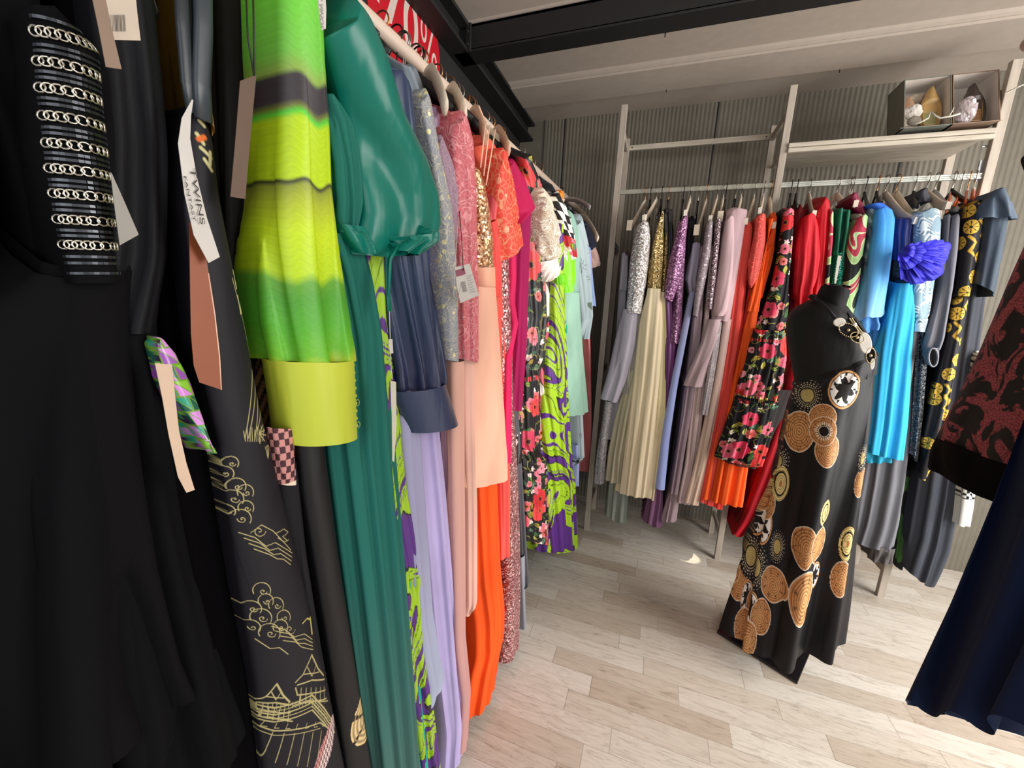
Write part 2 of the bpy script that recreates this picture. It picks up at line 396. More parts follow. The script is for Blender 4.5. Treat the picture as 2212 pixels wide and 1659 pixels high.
def mesh2(name, V, Q, T, mat, par, uv, col):
    V = V - wloc(par) if par is not None else V
    me = bpy.data.meshes.new(name); nq, ntr = len(Q), len(T)
    me.vertices.add(len(V)); me.vertices.foreach_set('co', V.astype(np.float32).ravel())
    me.loops.add(nq * 4 + ntr * 3); me.loops.foreach_set('vertex_index', np.r_[Q.ravel(), T.ravel()].astype(np.int32))
    me.polygons.add(nq + ntr)
    me.polygons.foreach_set('loop_start', np.r_[np.arange(nq) * 4, nq * 4 + np.arange(ntr) * 3].astype(np.int32))
    me.polygons.foreach_set('loop_total', np.r_[np.full(nq, 4), np.full(ntr, 3)].astype(np.int32))
    me.update(calc_edges=True)
    l = me.uv_layers.new(name='UVMap'); vi = np.empty(len(me.loops), np.int32); me.loops.foreach_get('vertex_index', vi); l.data.foreach_set('uv', uv.astype(np.float32)[vi].ravel())
    if col is not None:
        a = me.color_attributes.new('print', 'FLOAT_COLOR', 'POINT'); c = np.ones((len(V), 4), np.float32); c[:, :3] = col; a.data.foreach_set('color', c.ravel())
    me.polygons.foreach_set('use_smooth', np.ones(nq + ntr, bool))
    if mat: me.materials.append(mat)
    o = bpy.data.objects.new(name, me); COL.objects.link(o)
    if par is not None: o.parent = par
    return o
def strap(name, mat, par, pl, pts, off=.0, r=(.004, .0012), n=6):
    P = []
    for q in pts:
        u, v = q[:2]; of = off if len(q) < 3 else q[2]
        s, z = pl.un(u, v, of); P.append(pl.P(s, -of, z))
    return MB().tube(P, [r] * len(P), n, flat=pl.s).build(name, mat, par, True)

# ================================================================ the room
YW = 2.65
def floor_mat():
    m, nt, b = newmat('oak_vinyl'); co = coords(nt); sp = nt.nodes.new('ShaderNodeSeparateXYZ'); nt.links.new(co, sp.inputs[0])
    y = math_(nt, 'DIVIDE', math_(nt, 'ADD', sp.outputs[1], 5.026), .0795)     # plank rows run along the back wall
    row = math_(nt, 'FLOOR', y); fy = math_(nt, 'FRACT', y)
    wn = N(nt, 'ShaderNodeTexWhiteNoise', noise_dimensions='1D'); nt.links.new(row, wn.inputs['W'])
    xx = math_(nt, 'DIVIDE', math_(nt, 'ADD', sp.outputs[0], math_(nt, 'ADD', math_(nt, 'MULTIPLY', wn.outputs[0], .44), 5.)), .44)
    colm = math_(nt, 'FLOOR', xx); fx = math_(nt, 'FRACT', xx)
    cb = nt.nodes.new('ShaderNodeCombineXYZ'); nt.links.new(colm, cb.inputs[0]); nt.links.new(row, cb.inputs[1])
    w2 = N(nt, 'ShaderNodeTexWhiteNoise', noise_dimensions='2D'); nt.links.new(cb.outputs[0], w2.inputs['Vector'])
    base = ramp(nt, w2.outputs[0], [(0., tuple(L3('b8aa9a'))), (.2, tuple(L3('c3b8a9'))), (.45, tuple(L3('d0c8bc'))), (.75, tuple(L3('d8d1c6'))), (1., tuple(L3('c8beb0')))])
    va = N(nt, 'ShaderNodeVectorMath', operation='MULTIPLY_ADD'); nt.links.new(w2.outputs['Color'], va.inputs[0]); va.inputs[1].default_value = (7, 7, 7); nt.links.new(co, va.inputs[2])
    gm = mapped(nt, va.outputs[0], (1, 7, 1))
    g = N(nt, 'ShaderNodeTexNoise', i_Scale=11., i_Detail=7., i_Distortion=1.3); g.inputs['Roughness'].default_value = .62; nt.links.new(gm, g.inputs['Vector'])
    g2 = N(nt, 'ShaderNodeTexNoise', i_Scale=5., i_Detail=2., i_Distortion=.7); nt.links.new(mapped(nt, va.outputs[0], (.8, 5, 1)), g2.inputs['Vector'])
    rings = math_(nt, 'FRACT', math_(nt, 'MULTIPLY', g2.outputs[0], 17.))
    rr = ramp(nt, rings, [(0, (.80, .77, .74)), (.18, (1, 1, 1)), (.85, (1, 1, 1)), (1, (.80, .77, .74))])
    c = mixc(nt, .8, base, ramp(nt, g.outputs[0], [(.28, (.52, .46, .40)), (.45, (.93, .91, .89)), (.7, (1.1, 1.1, 1.1))]), 'MULTIPLY')
    gl = math_(nt, 'GREATER_THAN', N_noise(nt, co, 2.3), .5)
    c = mixc(nt, math_(nt, 'MULTIPLY', math_(nt, 'GREATER_THAN', w2.outputs[0], .55), .55), c, rr, 'MULTIPLY')
    e = math_(nt, 'MAXIMUM', math_(nt, 'LESS_THAN', fy, .022), math_(nt, 'LESS_THAN', fx, .006))
    c = mixc(nt, math_(nt, 'MULTIPLY', e, .45), c, L4('6e6152'))
    nt.links.new(c, b.inputs['Base Color']); b.inputs['Roughness'].default_value = .42; b.inputs['Specular IOR Level'].default_value = .4
    bumpn(nt, b, math_(nt, 'SUBTRACT', g.outputs[0], math_(nt, 'MULTIPLY', e, .6)), .15, .001); return m
def N_noise(nt, co, sc): n = N(nt, 'ShaderNodeTexNoise', i_Scale=sc); nt.links.new(co, n.inputs['Vector']); return n.outputs[0]
struct(MB().box((-.97, -1.2, -.03), (2.3, YW + .02, 0)).build('floor', floor_mat()))
cm = plain('b3a699', .75, noise=.04, key='ceiling_panel_paint')
# ceiling: trapezoid sheet whose ribs run along the back wall
prof = []
for k in range(9):                        # broad trays with a fine groove in every second one
    y0 = 2.65 - .47 * k
    prof += [(y0, 2.452), (y0 - .222, 2.452), (y0 - .236, 2.430), (y0 - .44, 2.430), (y0 - .448, 2.436), (y0 - .454, 2.436), (y0 - .462, 2.440), (y0 - .4695, 2.452)]
prof = [(p[0], p[1]) for p in prof if p[0] > -1.2]
prof = sorted(prof)
V = []; Fc = []
for x in (-.97, 2.3):
    for (yy, zz) in prof: V.append((x, yy, zz))
n = len(prof); Fc = [(i, i + 1, n + i + 1, n + i) for i in range(n - 1)]
c_o = struct(mesh('ceiling', V, Fc, cm, smooth=False)); solid(c_o, -.01)
blk = plain('171616', .6, key='black_paint', noise=.15)
wallm = plain('716b5e', .62, key='grey_wall_sheet', noise=.06)
# back wall: ribbed sheet panels
def ribbed(x0, x1):
    k = int((x1 - x0) / .0215); xs = []
    V = []
    for i in range(k * 8 + 1):
        x = x0 + (x1 - x0) * i / (k * 8); yy = YW - .0024 * (1 - math.cos(2 * PI * i / 8)) / 2
        V += [(x, yy, 0), (x, yy, 2.5)]
    return V, [(2 * i, 2 * i + 2, 2 * i + 3, 2 * i + 1) for i in range(k * 8)]
mb = MB()
for a_, b_ in ((-.775, -.666), (-.658, .187), (.195, 1.039), (1.047, 1.9), (1.908, 2.3)): mb.add(*ribbed(a_, b_))
mb.box((-.97, YW - .003, 0), (-.78, YW + .01, 2.5)); mb.box((-.97, YW + .004, 0), (2.3, YW + .02, 2.5))
struct(mb.build('wall_back', wallm, smooth=False))
for k_, xx in enumerate((-.662, .191, 1.043, 1.904)):
    struct(MB().box((xx - .004, YW - .001, 0), (xx + .004, YW + .003, 2.5)).build('trim_%d' % (k_ + 1), blk))
struct(MB().box((-.785, YW - .012, 0), (-.772, YW, 2.46)).build('trim_5', wallm))
struct(MB().box((-.97, -1.2, 0), (-.95, YW, 2.5)).build('wall_left', plain('201e1e', .7, key='charcoal_wall', noise=.1)))
# left eaves beam, with flange
b1 = MB().box((-.95, -1.2, 2.33), (-.862, YW, 2.345)).box((-.95, -1.2, 2.415), (-.855, YW, 2.4295)).box((-.95, -1.2, 2.34), (-.90, YW, 2.42)).build('eaves_beam', blk)
b1.name = 'trim_6'; struct(b1); bevel(b1, .002)
b2 = MB().box((-.93, 1.707, 2.335), (2.3, 1.722, 2.4285)).box((-.93, 1.707, 2.33), (2.3, 1.80, 2.342)).box((-.93, 1.707, 2.416), (2.3, 1.80, 2.4285)).box((-.93, 1.785, 2.335), (2.3, 1.80, 2.4285)).build('trim_7', blk)
struct(b2); bevel(b2, .002)
pb = thing('beam_bracket', 'black steel bracket plate bolting the ceiling beam to the left eaves beam', 'bracket', (-.86, 1.70, 2.37))
bevel(MB().box((-.868, 1.695, 2.325), (-.845, 1.706, 2.428)).build('plate', blk, pb), .002)
MB().box((-.860, 1.688, 2.39), (-.852, 1.695, 2.398)).box((-.860, 1.688, 2.345), (-.852, 1.695, 2.353)).build('bolt', plain('4c4a48', .4, .6, key='steel_bolt'), pb)
# small screws under the ceiling ribs
for i, (u, v) in enumerate(((1440, 193), (1437, 73), (1814, 151))):
    p = onz(u, v, 2.425)
    tag(MB().tube([(0, 0, 0), (0, 0, -.018)], .0022, 6).ball((0, 0, -.001), .006, .006, .003, 8, 4).build('ceiling_screw', blk, loc=[p[0], p[1], 2.431]),
        ['small dark screw tip under the ceiling rib right above the back rack\'s left post', 'small dark screw tip just behind the black ceiling beam', 'small dark screw tip under the ceiling rib above the long shelf'][i], 'screw', 'screws in the ceiling')
# right wall with the shop window (outside the picture, lets the daylight in)
rw = MB().box((2.3, -1.2, 0), (2.34, -.1, 2.5)).box((2.3, 1.95, 0), (2.34, YW, 2.5)).box((2.3, -.1, 2.35), (2.34, 1.95, 2.5)).box((2.3, -.1, 0), (2.34, 1.95, .12))
struct(rw.build('wall_right', plain('6d6a64', .7, key='side_wall')))

# ================================================================ round sale sign on the left wall
red = plain('c20d20', .55, key='sign_red'); wht = plain('d9c4b8', .6, key='sign_white')
sg = thing('sale_sign', 'round red sale poster with white 70% lettering behind the left rail', 'sign', (-.948, 1.41, 2.025))
cy_, cz_, rr_ = 1.405, 2.235, .222
pts = [(-.949, cy_ + rr_ * math.cos(g), cz_ + rr_ * math.sin(g)) for g in np.linspace(0, 2 * PI, 97)[:-1]]
MB().prism(pts, (.002, 0, 0)).build('disc', red, sg)
def ringp(mb_, P, Q):                       # ring between outline P and Q (lists of (y,z)), standing proud of the disc
    n_ = len(P); V = [(-.9465, *p) for p in P] + [(-.9465, *q) for q in Q]
    return mb_.add(V, [(i, (i + 1) % n_, n_ + (i + 1) % n_, n_ + i) for i in range(n_)])
def wy(u, v): p = onx(u, v, -.9465); return p[1], p[2]
def ell(c, ry, rz, lean=0, n_=40):
    return [(c[0] + ry * math.cos(g) + lean * rz * math.sin(g), c[1] + rz * math.sin(g)) for g in np.linspace(0, 2 * PI, n_ + 1)[:-1]]
z0 = MB(); c0 = wy(888, 56); ringp(z0, ell(c0, .046, .098), ell(c0, .021, .062)); z0.build('digit', wht, sg)
sv = MB(); q = [wy(861, -6), wy(845, -6), wy(829, 47), wy(846, 52)]
sv.add([(-.9465, *p) for p in q], [(0, 1, 2, 3)]); tp = [wy(861, -6), wy(861, -40), wy(795, -30), wy(800, 2)]
sv.add([(-.9465, *p) for p in [wy(818, -12), wy(803, -14), wy(820, 8)]], [(0, 1, 2)]); sv.build('digit', wht, sg)
pc = MB(); ca, cb = wy(915.5, 64), wy(938, 141); ringp(pc, ell(ca, .021, .042), ell(ca, .0115, .028)); ringp(pc, ell(cb, .021, .042), ell(cb, .0115, .028))
pc.add([(-.9465, *p) for p in [wy(933, 66), wy(937, 69), wy(923, 134), wy(919, 130)]], [(0, 1, 2, 3)]); pc.build('percent_mark', wht, sg)

# ================================================================ shelving unit with its rails
pw = wood('b5a99a', 'whitewashed_wood'); pw2 = wood('c6bba9', 'pale_painted_rail', axis=(.4, 3, 3))
su = thing('shelving_unit', 'whitewashed wooden two-bay shelving unit with hanging rails along the back wall', 'shelving unit', (.45, 2.36, 0))
XS = (-.265, .436, 1.160)
xs3 = [(-.277, -.247), (.434, .462), (1.148, 1.178)]
for i, (a_, b_) in enumerate(xs3):
    for (ya, yb) in ((2.215, 2.24), (2.49, 2.515)):
        t_ = 2.29 if ya < 2.3 else 2.24
        bevel(MB().box((a_, ya, 0), (b_, yb, t_)).build('post', pw, su), .002)
    for z_ in ((2.17, 1.62, .95, .12) if i else (2.17, 1.62, .95, .12)):
        MB().box((a_ + .008, 2.24, z_), (b_ - .008, 2.49, z_ + .035)).build('rung', pw, su)
# diagonal brace seen behind the left post
MB().box((-.26, 2.235, 1.63), (-.252, 2.50, 1.66)).build('rung', plain('8f979b', .5, .3, key='steel_band'), su)
al = plain('c9ccc2', .35, .35, key='pale_metal_rail', noise=.02)
r1 = MB().box((-.247, 2.222, 1.880), (.434, 2.236, 1.902)).build('hanging_rail', plain('a5a294', .45, .2, key='beige_rail'), su); bevel(r1, .003)
r2 = MB().box((.462, 2.222, 1.878), (1.148, 2.236, 1.886)).box((.462, 2.224, 1.886), (1.148, 2.234, 1.893)).box((.462, 2.222, 1.893), (1.148, 2.236, 1.900)).build('hanging_rail', al, su); bevel(r2, .002)
bevel(MB().box((-.247, 2.492, 2.178), (.434, 2.508, 2.204)).build('cross_bar', pw2, su), .002)
MB().tube([(-.243 + .012, 2.491, 2.191), (-.231, 2.487, 2.191)], .003, 8).tube([(.418, 2.491, 2.191), (.418, 2.487, 2.191)], .003, 8).build('screw', blk, su)
bevel(MB().box((.462, 2.205, 2.038), (1.148, 2.50, 2.056)).box((.462, 2.205, 2.018), (1.148, 2.226, 2.036)).build('shelf', pw2, su), .003)
MB().box((1.135, 2.232, 1.87), (1.148, 2.24, 1.95)).tube([(1.13, 2.236, 2.0), (1.148, 2.236, 2.0)], .004, 8).build('rail_bracket', plain('b9bcc0', .3, .9, key='steel'), su)
# small pin on posts
for (x_, z_) in ((-.247, 1.985), (.43, 1.96)): MB().ball((x_, 2.222, z_), .004).build('shelf_pin', plain('b9bcc0', .3, .9, key='steel'), su)

# ================================================================ shoe boxes on the shelf
def shoebox(x0, x1, z0, z1, yf, inner, outer, label, dep=.13, lean=.38):
    t = thing('shoe_box', label, 'shoe box', ((x0 + x1) / 2, yf + .1, z0), 'open shoe boxes on the shelf')
    th_ = .003; sh_ = lambda p: (p[0], p[1] + (p[2] - z0) * lean, p[2])
    def panel(name, a_, b_, m_):
        mb_ = MB().box(a_, b_); mb_.v = [sh_(v) for v in mb_.v]; return mb_.build(name, m_, t)
    panel('base', (x0, yf + dep - th_, z0), (x1, yf + dep, z1), inner)
    panel('side_panel', (x0, yf, z0), (x0 + th_, yf + dep, z1), outer); panel('side_panel', (x1 - th_, yf, z0), (x1, yf + dep, z1), outer)
    panel('side_panel', (x0, yf, z0), (x1, yf + dep, z0 + th_), outer); panel('side_panel', (x0, yf, z1 - th_), (x1, yf + dep, z1), outer)
    panel('liner', (x0 + th_, yf + .004, z0 + th_), (x0 + th_ + .001, yf + dep, z1 - th_), inner)
    panel('liner', (x1 - th_ - .001, yf + .004, z0 + th_), (x1 - th_, yf + dep, z1 - th_), inner)
    panel('liner', (x0 + th_, yf + .004, z1 - th_ - .001), (x1 - th_, yf + dep, z1 - th_), inner)
    mb_ = MB().add([(x0, yf, z0), (x1, yf, z0), (x1 - .014, yf - .034, z0 - .012), (x0 - .024, yf - .034, z0 - .012)], [(0, 1, 2, 3)])
    solid(mb_.build('flap', outer, t), .002)
    return t
white_in = plain('dcd4cc', .7, key='white_card_lining'); g_out = plain('77796f', .7, key='grey_card'); b_out = plain('8d7460', .7, key='brown_card')
zb_ = 2.073
shoebox(.851, 1.000, zb_, 2.285, 2.19, white_in, g_out, 'open grey shoe box on the shelf holding the beige shoes')
shoebox(1.004, 1.143, zb_, 2.285, 2.19, white_in, b_out, 'open brown shoe box on the shelf holding the dark shoes, beside the right post')
def shoe(name, label, c, h, wd, upper, sole, tilt, grp, open_mat):
    # toe pointing up, seen from above the opening: profile in (across, height), thickness along depth
    t = thing(name, label, 'shoe', c, grp)
    def prof(k, s):     # width at height fraction k
        return wd * s * (0.62 + .38 * math.sin(PI * min(1, k * 1.15 + .08)) ** .8) * (1 if k < .55 else math.sqrt(max(0, 1 - ((k - .55) / .45) ** 2)) * .9 + .1 * (1 - k) / .45)
    rows_, n_ = 26, 20; V = []; 
    for i in range(rows_):
        k = i / (rows_ - 1); w_ = max(.0015, prof(k, 1) / 2); dpt = .035 * (1 - .6 * k)
        for j in range(n_):
            g = 2 * PI * j / n_; x = w_ * math.cos(g); y_ = dpt * math.sin(g)
            if math.sin(g) < -.3 and k < .62: y_ = -.3 * dpt + (.02 * (.62 - k) if abs(math.cos(g)) < .82 else 0)
            V.append((c[0] + x + tilt * (k - .5) * h, c[1] + y_ - .01 + .38 * k * h, c[2] + k * h))
    Fc = [(i * n_ + j, i * n_ + (j + 1) % n_, (i + 1) * n_ + (j + 1) % n_, (i + 1) * n_ + j) for i in range(rows_ - 1) for j in range(n_)] + [tuple(range(n_))[::-1], tuple((rows_ - 1) * n_ + j for j in range(n_))]
    mesh('upper', V, Fc, upper, t)
    e = [(c[0] + prof(k, .68) / 2 * sx + tilt * (k - .5) * h, c[1] - .013 + .38 * k * h, c[2] + k * h) for sx, ks in ((1, np.linspace(.06, .58, 9)), (-1, np.linspace(.58, .06, 9))) for k in ks]
    MB().prism(e, (0, .006, 0)).build('insole', sole, t)
    MB().tube([(p[0], p[1] - .001, p[2]) for p in e], .0022, 6, closed=True).build('topline', open_mat, t)
    return t
bs = plain('b8935a', .5, key='tan_leather', noise=.1); bs2 = plain('a98366', .5, key='rose_leather'); ins = plain('8d8a5a', .7, key='olive_lining'); dk = plain('3a2d28', .35, key='dark_leather'); gld = plain('8c6a44', .35, .4, key='bronze_leather')
shoe('pump_shoe', 'tan pointed shoe standing toe up, right one in the grey box', (.955, 2.248, 2.085), .175, .07, bs, ins, .03, 'shoes in the boxes', bs)
shoe('pump_shoe', 'rose beige shoe toe up with white paper, left one in the grey box', (.889, 2.262, 2.09), .14, .066, bs2, plain('cfc6b8', .8, key='pale_insole'), 0, 'shoes in the boxes', bs2)
shoe('pump_shoe', 'dark brown pointed shoe toe up in the brown box', (1.088, 2.248, 2.086), .168, .072, dk, gld, -.02, 'shoes in the boxes', gld)
def crumple(name, label, c, r, mat, cat, seed):
    rg = random.Random(seed); mb_ = MB().ball((0, 0, 0), *r, n=22, m=14)
    k3 = [np.array([rg.uniform(-1, 1) for _ in range(3)]) * 150 for _ in range(6)]
    V = []
    for v in mb_.v:
        v = np.array(v); f = sum(abs(math.sin(float(v @ k) + i)) for i, k in enumerate(k3)) / 6
        V.append(tuple(v * (.6 + .75 * f)))
    mb_.v = V; o = mb_.build(name, mat, None, False, loc=c); return tag(o, label, cat)
crumple('tissue_paper', 'crumpled white tissue paper in front of the rose beige shoe', (.888, 2.232, 2.145), (.026, .016, .025), plain('cfc7bd', .8, key='tissue'), 'paper', 3)
crumple('tissue_paper', 'thin wisp of tissue paper behind the tan shoe in the grey box', (.93, 2.322, 2.225), (.04, .01, .02), plain('b6aa98', .8, key='tissue2'), 'paper', 4)
pl_m, nt_, b_n = newmat('clear_plastic'); b_n.inputs['Base Color'].default_value = (.5, .42, .42, 1); b_n.inputs['Roughness'].default_value = .12; b_n.inputs['Alpha'].default_value = .8; b_n.inputs['Specular IOR Level'].default_value = .9
crumple('plastic_wrap', 'crumpled clear plastic wrap around a shoe in the brown box', (1.045, 2.215, 2.125), (.028, .02, .044), pl_m, 'wrap', 5)
# white sandal straps hanging over the front edge
sm = plain('c9c4b4', .5, key='cream_strap')
sd = thing('sandal', 'cream strappy sandal lying at the front of the grey shoe box', 'sandal', (0.924, 2.2, 2.08), 'shoes in the boxes')
MB().tube([(0.869, 2.19, 2.082), (0.896, 2.18, 2.085), (0.919, 2.18, 2.10), (0.924, 2.19, 2.125)], (.003), 6).build('strap', sm, sd, True)
MB().tube([(0.926, 2.19, 2.125), (0.939, 2.178, 2.103), (0.952, 2.172, 2.092), (0.984, 2.165, 2.094), (1.006, 2.165, 2.10)], (.0035), 6).tube([(0.974, 2.166, 2.094), (0.981, 2.166, 2.11), (0.984, 2.168, 2.125)], .0022, 6).build('strap', sm, sd, True)
MB().ball((0.886, 2.205, 2.102), .024, .012, .018, 14, 8).build('insole', plain('8f8577', .7, key='grey_insole'), sd, True)
tag(MB().tube([(0, 0, 0), (.022, -.02, .010), (.048, -.03, .02)], [.0035, .003, .002], 6).build('shoe_heel_pin', sm, loc=(1.135, 2.19, 2.165)), 'thin pale strap end sticking out of the brown shoe box past the post', 'strap')

# ================================================================ printed patterns (laid out on the cloth in metres)
def blank(X, h): return np.tile(L3(h), (len(X), 1))
def put(C, m, c, a=1.):
    if hasattr(a, '__len__'): C[m] = C[m] * (1 - a[:, None]) + c * a[:, None]
    else: C[m] = C[m] * (1 - a) + np.asarray(c) * a
def near(X, Z, x, z, r): return np.nonzero((np.abs(X - x) < r) & (np.abs(Z - z) < r))[0]
def flower(C, X, Z, x, z, r, petals, c1, c2, core, rot, rg, ruff=.18):
    i = near(X, Z, x, z, r * 1.3)
    if not len(i): return
    dx, dz = X[i] - x, Z[i] - z; d = np.hypot(dx, dz) / r; a = np.arctan2(dz, dx) + rot
    edge = 1 - ruff + ruff * np.abs(np.cos(petals * a / 2)) ** .6 + .04 * np.sin(7 * a + rot)
    m = d < edge; j = i[m]; dd = (d / edge)[m]; aa = a[m]
    tex = .5 + .5 * np.sin(aa * petals * 3 + 4 * dd + rot); k = np.clip(dd * .9 + .25 * tex - .2, 0, 1)[:, None]
    C[j] = c1 * (1 - k) + c2 * k
    v = np.abs(np.sin(petals * aa / 2 + PI / 2)); q = j[(v < .10) & (dd > .3)]; C[q] *= .55
    q = j[dd < .2]; C[q] = core
    q = j[(dd < .32) & (dd > .2) & (np.sin(aa * 9) > 0)]; C[q] = core * .6 + np.array([.5, .4, .05]) * .4
def leaf(C, X, Z, x, z, l, wd, rot, c, vein=None):
    i = near(X, Z, x, z, l)
    if not len(i): return
    dx, dz = X[i] - x, Z[i] - z; u = dx * math.cos(rot) + dz * math.sin(rot); v = -dx * math.sin(rot) + dz * math.cos(rot)
    t = u / l; m = (np.abs(t) < 1) & (np.abs(v + .15 * wd * np.sin(3 * t)) < wd * (1 - t ** 2)); j = i[m]; C[j] = c
    if vein is not None: q = i[m & (np.abs(v) < wd * .12)]; C[q] = vein
def curve(C, X, Z, P, wd, c):
    P = np.asarray(P, float); lo, hi = P.min(0) - wd, P.max(0) + wd
    i = np.nonzero((X > lo[0]) & (X < hi[0]) & (Z > lo[1]) & (Z < hi[1]))[0]
    if not len(i): return
    best = np.full(len(i), 9.)
    for a, b in zip(P[:-1], P[1:]):
        ab = b - a; L2 = ab @ ab + 1e-12; t = np.clip(((X[i] - a[0]) * ab[0] + (Z[i] - a[1]) * ab[1]) / L2, 0, 1)
        best = np.minimum(best, np.hypot(X[i] - a[0] - t * ab[0], Z[i] - a[1] - t * ab[1]))
    a = np.clip((wd - best) / (wd * .5) + .0, 0, 1); m = a > 0; put(C, i[m], c, a[m])
RED, PNK, GRN, LIM, CRM, BLK, GLD = L3('cf1a22'), L3('e0607c'), L3('3f7a3a'), L3('a9b83e'), L3('efe6d4'), L3('131114'), L3('c9a24a')
def p_floral(seed, big=.05, dens=1., base='131114', bands=(), reds=('c9141f', 'e23a3a', 'd9365e', 'e86c86')):
    def f(X, Z, V, pl):
        rg = random.Random(seed); C = blank(X, base); x0, x1, z0, z1 = X.min(), X.max(), Z.min(), Z.max()
        x0, x1 = max(x0, -.22), min(x1, .22); A = (x1 - x0) * (z1 - z0)
        for _ in range(int(A * 900 * dens)):
            x, z = rg.uniform(x0, x1), rg.uniform(z0, z1); r = rg.random()
            if r < .35:
                a = rg.uniform(0, 6.3); P = [(x + math.cos(a + .5 * k) * .012 * k, z + math.sin(a + .5 * k) * .012 * k) for k in range(5)]
                curve(C, X, Z, P, .0016, L3(rg.choice(['4f6f35', '9a9a4a', '8a7a3a'])))
            elif r < .8: leaf(C, X, Z, x, z, rg.uniform(.01, .024), rg.uniform(.004, .009), rg.uniform(0, 6.3), L3(rg.choice(['3e6b35', '7f8f35', '2f5a3f', 'b5ae4c', '5b7f6a', 'a8882f'])), L3('22381d'))
            else:
                for q in range(5): leaf(C, X, Z, x + .006 * math.cos(q * 1.26), z + .006 * math.sin(q * 1.26), .006, .0035, q * 1.26, L3(rg.choice(['f0e8e0', 'e8b8b8', 'e8dcc0'])))
        for _ in range(int(A * 170 * dens)):
            x, z = rg.uniform(x0, x1), rg.uniform(z0, z1); c = L3(rg.choice(reds))
            flower(C, X, Z, x, z, big * rg.uniform(.25, .5), rg.choice([5, 6, 8]), c, c * .7 + .25, L3('3a0f14'), rg.uniform(0, 6), rg)
        for _ in range(int(A * 75 * dens)):
            x, z = rg.uniform(x0, x1), rg.uniform(z0, z1); c = L3(rg.choice(reds))
            flower(C, X, Z, x, z, big * rg.uniform(.6, 1.), rg.choice([5, 6]), c * .8, c * .8 + np.array([.15, .03, .03]), L3('2a0b10'), rg.uniform(0, 6), rg)
        for (z, hgt, h) in bands:
            m = np.nonzero(np.abs(Z - z) < hgt)[0]; C[m] = np.where((np.sin(X[m] * 520) > .1)[:, None], L3(h), C[m] * .8)
        return C
    return f
def p_swirl(seed, a='9cc21e', b='54267c', line='1a1626', sc=1.):
    def f(X, Z, V, pl):
        x, z = X * 16 * sc, Z * 11 * sc; C = blank(X, a)
        for k in range(3):
            x, z = x + .9 * np.sin(1.7 * z + seed + k) + .35 * np.sin(3.1 * x - k), z + .9 * np.cos(1.5 * x + 1.3 * k + seed)
        f1 = np.sin(x * 2.2) * np.cos(z * 1.3) + .5 * np.sin(x + z * 2)
        m = (f1 > .18) & (f1 < 1.1); C[m] = L3(b); m = (np.abs(f1 - .15) < .05) | (np.abs(f1 - 1.1) < .05); C[m] = L3(line)
        m = (f1 < -.75) & (f1 > -.9); C[m] = L3(b); m = np.abs(f1 + .38) < .04; C[m] = L3('4a6a12')
        return C
    return f
def p_patch(seed, cols, lw=.08, sc=1., line='1a1518'):
    def f(X, Z, V, pl):
        rg = random.Random(seed); x, z = X * 14 * sc, Z * 9 * sc
        for k in range(2): x, z = x + .7 * np.sin(1.6 * z + seed + k), z + .7 * np.cos(1.8 * x + k * 2)
        f1 = np.sin(x) + np.sin(z * 1.2 + 1) + .6 * np.sin(x * .7 - z * .9); q = np.clip(((f1 + 2.6) / 5.2 * len(cols)).astype(int), 0, len(cols) - 1)
        C = np.array([L3(c) for c in cols])[q]; fr = (f1 + 2.6) / 5.2 * len(cols); e = np.minimum(fr % 1, 1 - fr % 1); C[e < lw] = L3(line); return C
    return f
def p_art(X, Z, V, pl):                      # black, red and white print with checks
    C = blank(X, '15120f'); x, z = X, Z; rg = random.Random(8)
    wv = p_patch(8, ['efeae0', '141214', 'c8202a', 'efeae0', 'e46070', '141214', '2f8a4a'], .05, 1.1)(X, Z, V, pl); m = (z > .66); C[m] = wv[m]
    m = (z > .74) & (z < .86) & (x < .012); ch = (np.floor(x / .012) + np.floor(z / .014)) % 2 == 0; C[m] = np.where(ch[m][:, None], L3('efeadf'), L3('131110'))
    m = (z > .86) & (z < 1.02) & (x > -.005) & (np.sin(x * 90 + 3 * np.sin(z * 40)) > -.3); C[m] = L3('f0ece6')
    m = (z > .70) & (z < .84) & (x > .012); C[m & (np.sin(x * 200 + z * 90) > -.4)] = L3('d8222a'); return C
def p_checkflor(X, Z, V, pl):
    C = p_floral(5, .03, 1.4, 'b01820')(X, Z, V, pl); m = Z > (Z.max() - .10); ch = (np.floor(X / .02 + Z * 6) + np.floor(Z / .02)) % 2 == 0
    C[m] = np.where(ch[m][:, None], L3('eeeade'), L3('191718')); m = Z < Z.min() + .022; C[m] = L3('e9e2d0'); return C
def p_yellow(X, Z, V, pl): return p_patch(3, ['ead312', '17130c', 'ead312', 'c8321c', 'ead312'], .1, 1.6)(X, Z, V, pl)
def p_leopard(X, Z, V, pl):
    C = blank(X, 'd8c48a'); f = np.sin(X * 420 + 2 * np.sin(Z * 160)) + np.sin(Z * 330 + 2 * np.cos(X * 190)); C[f > .7] = L3('2a2014'); return C
def p_grey(X, Z, V, pl, base='a9b8bc', dk='5c6a70', seed=3):
    rg = random.Random(seed); C = blank(X, base)
    for _ in range(34):
        x, z, r = rg.uniform(X.min(), X.max()), rg.uniform(Z.min(), Z.max()), rg.uniform(.012, .03)
        for q in range(9): a = q * .7 + r * 99; curve(C, X, Z, [(x + .2 * r * math.cos(a), z + .2 * r * math.sin(a)), (x + r * math.cos(a + .3), z + r * math.sin(a + .3))], .0014, L3(dk))
    for _ in range(8):
        x, z = rg.uniform(X.min(), X.max()), rg.uniform(Z.min(), Z.max()); leaf(C, X, Z, x, z, .03, .018, rg.uniform(0, 6), L3('6a7c6c') * .9)
    return C
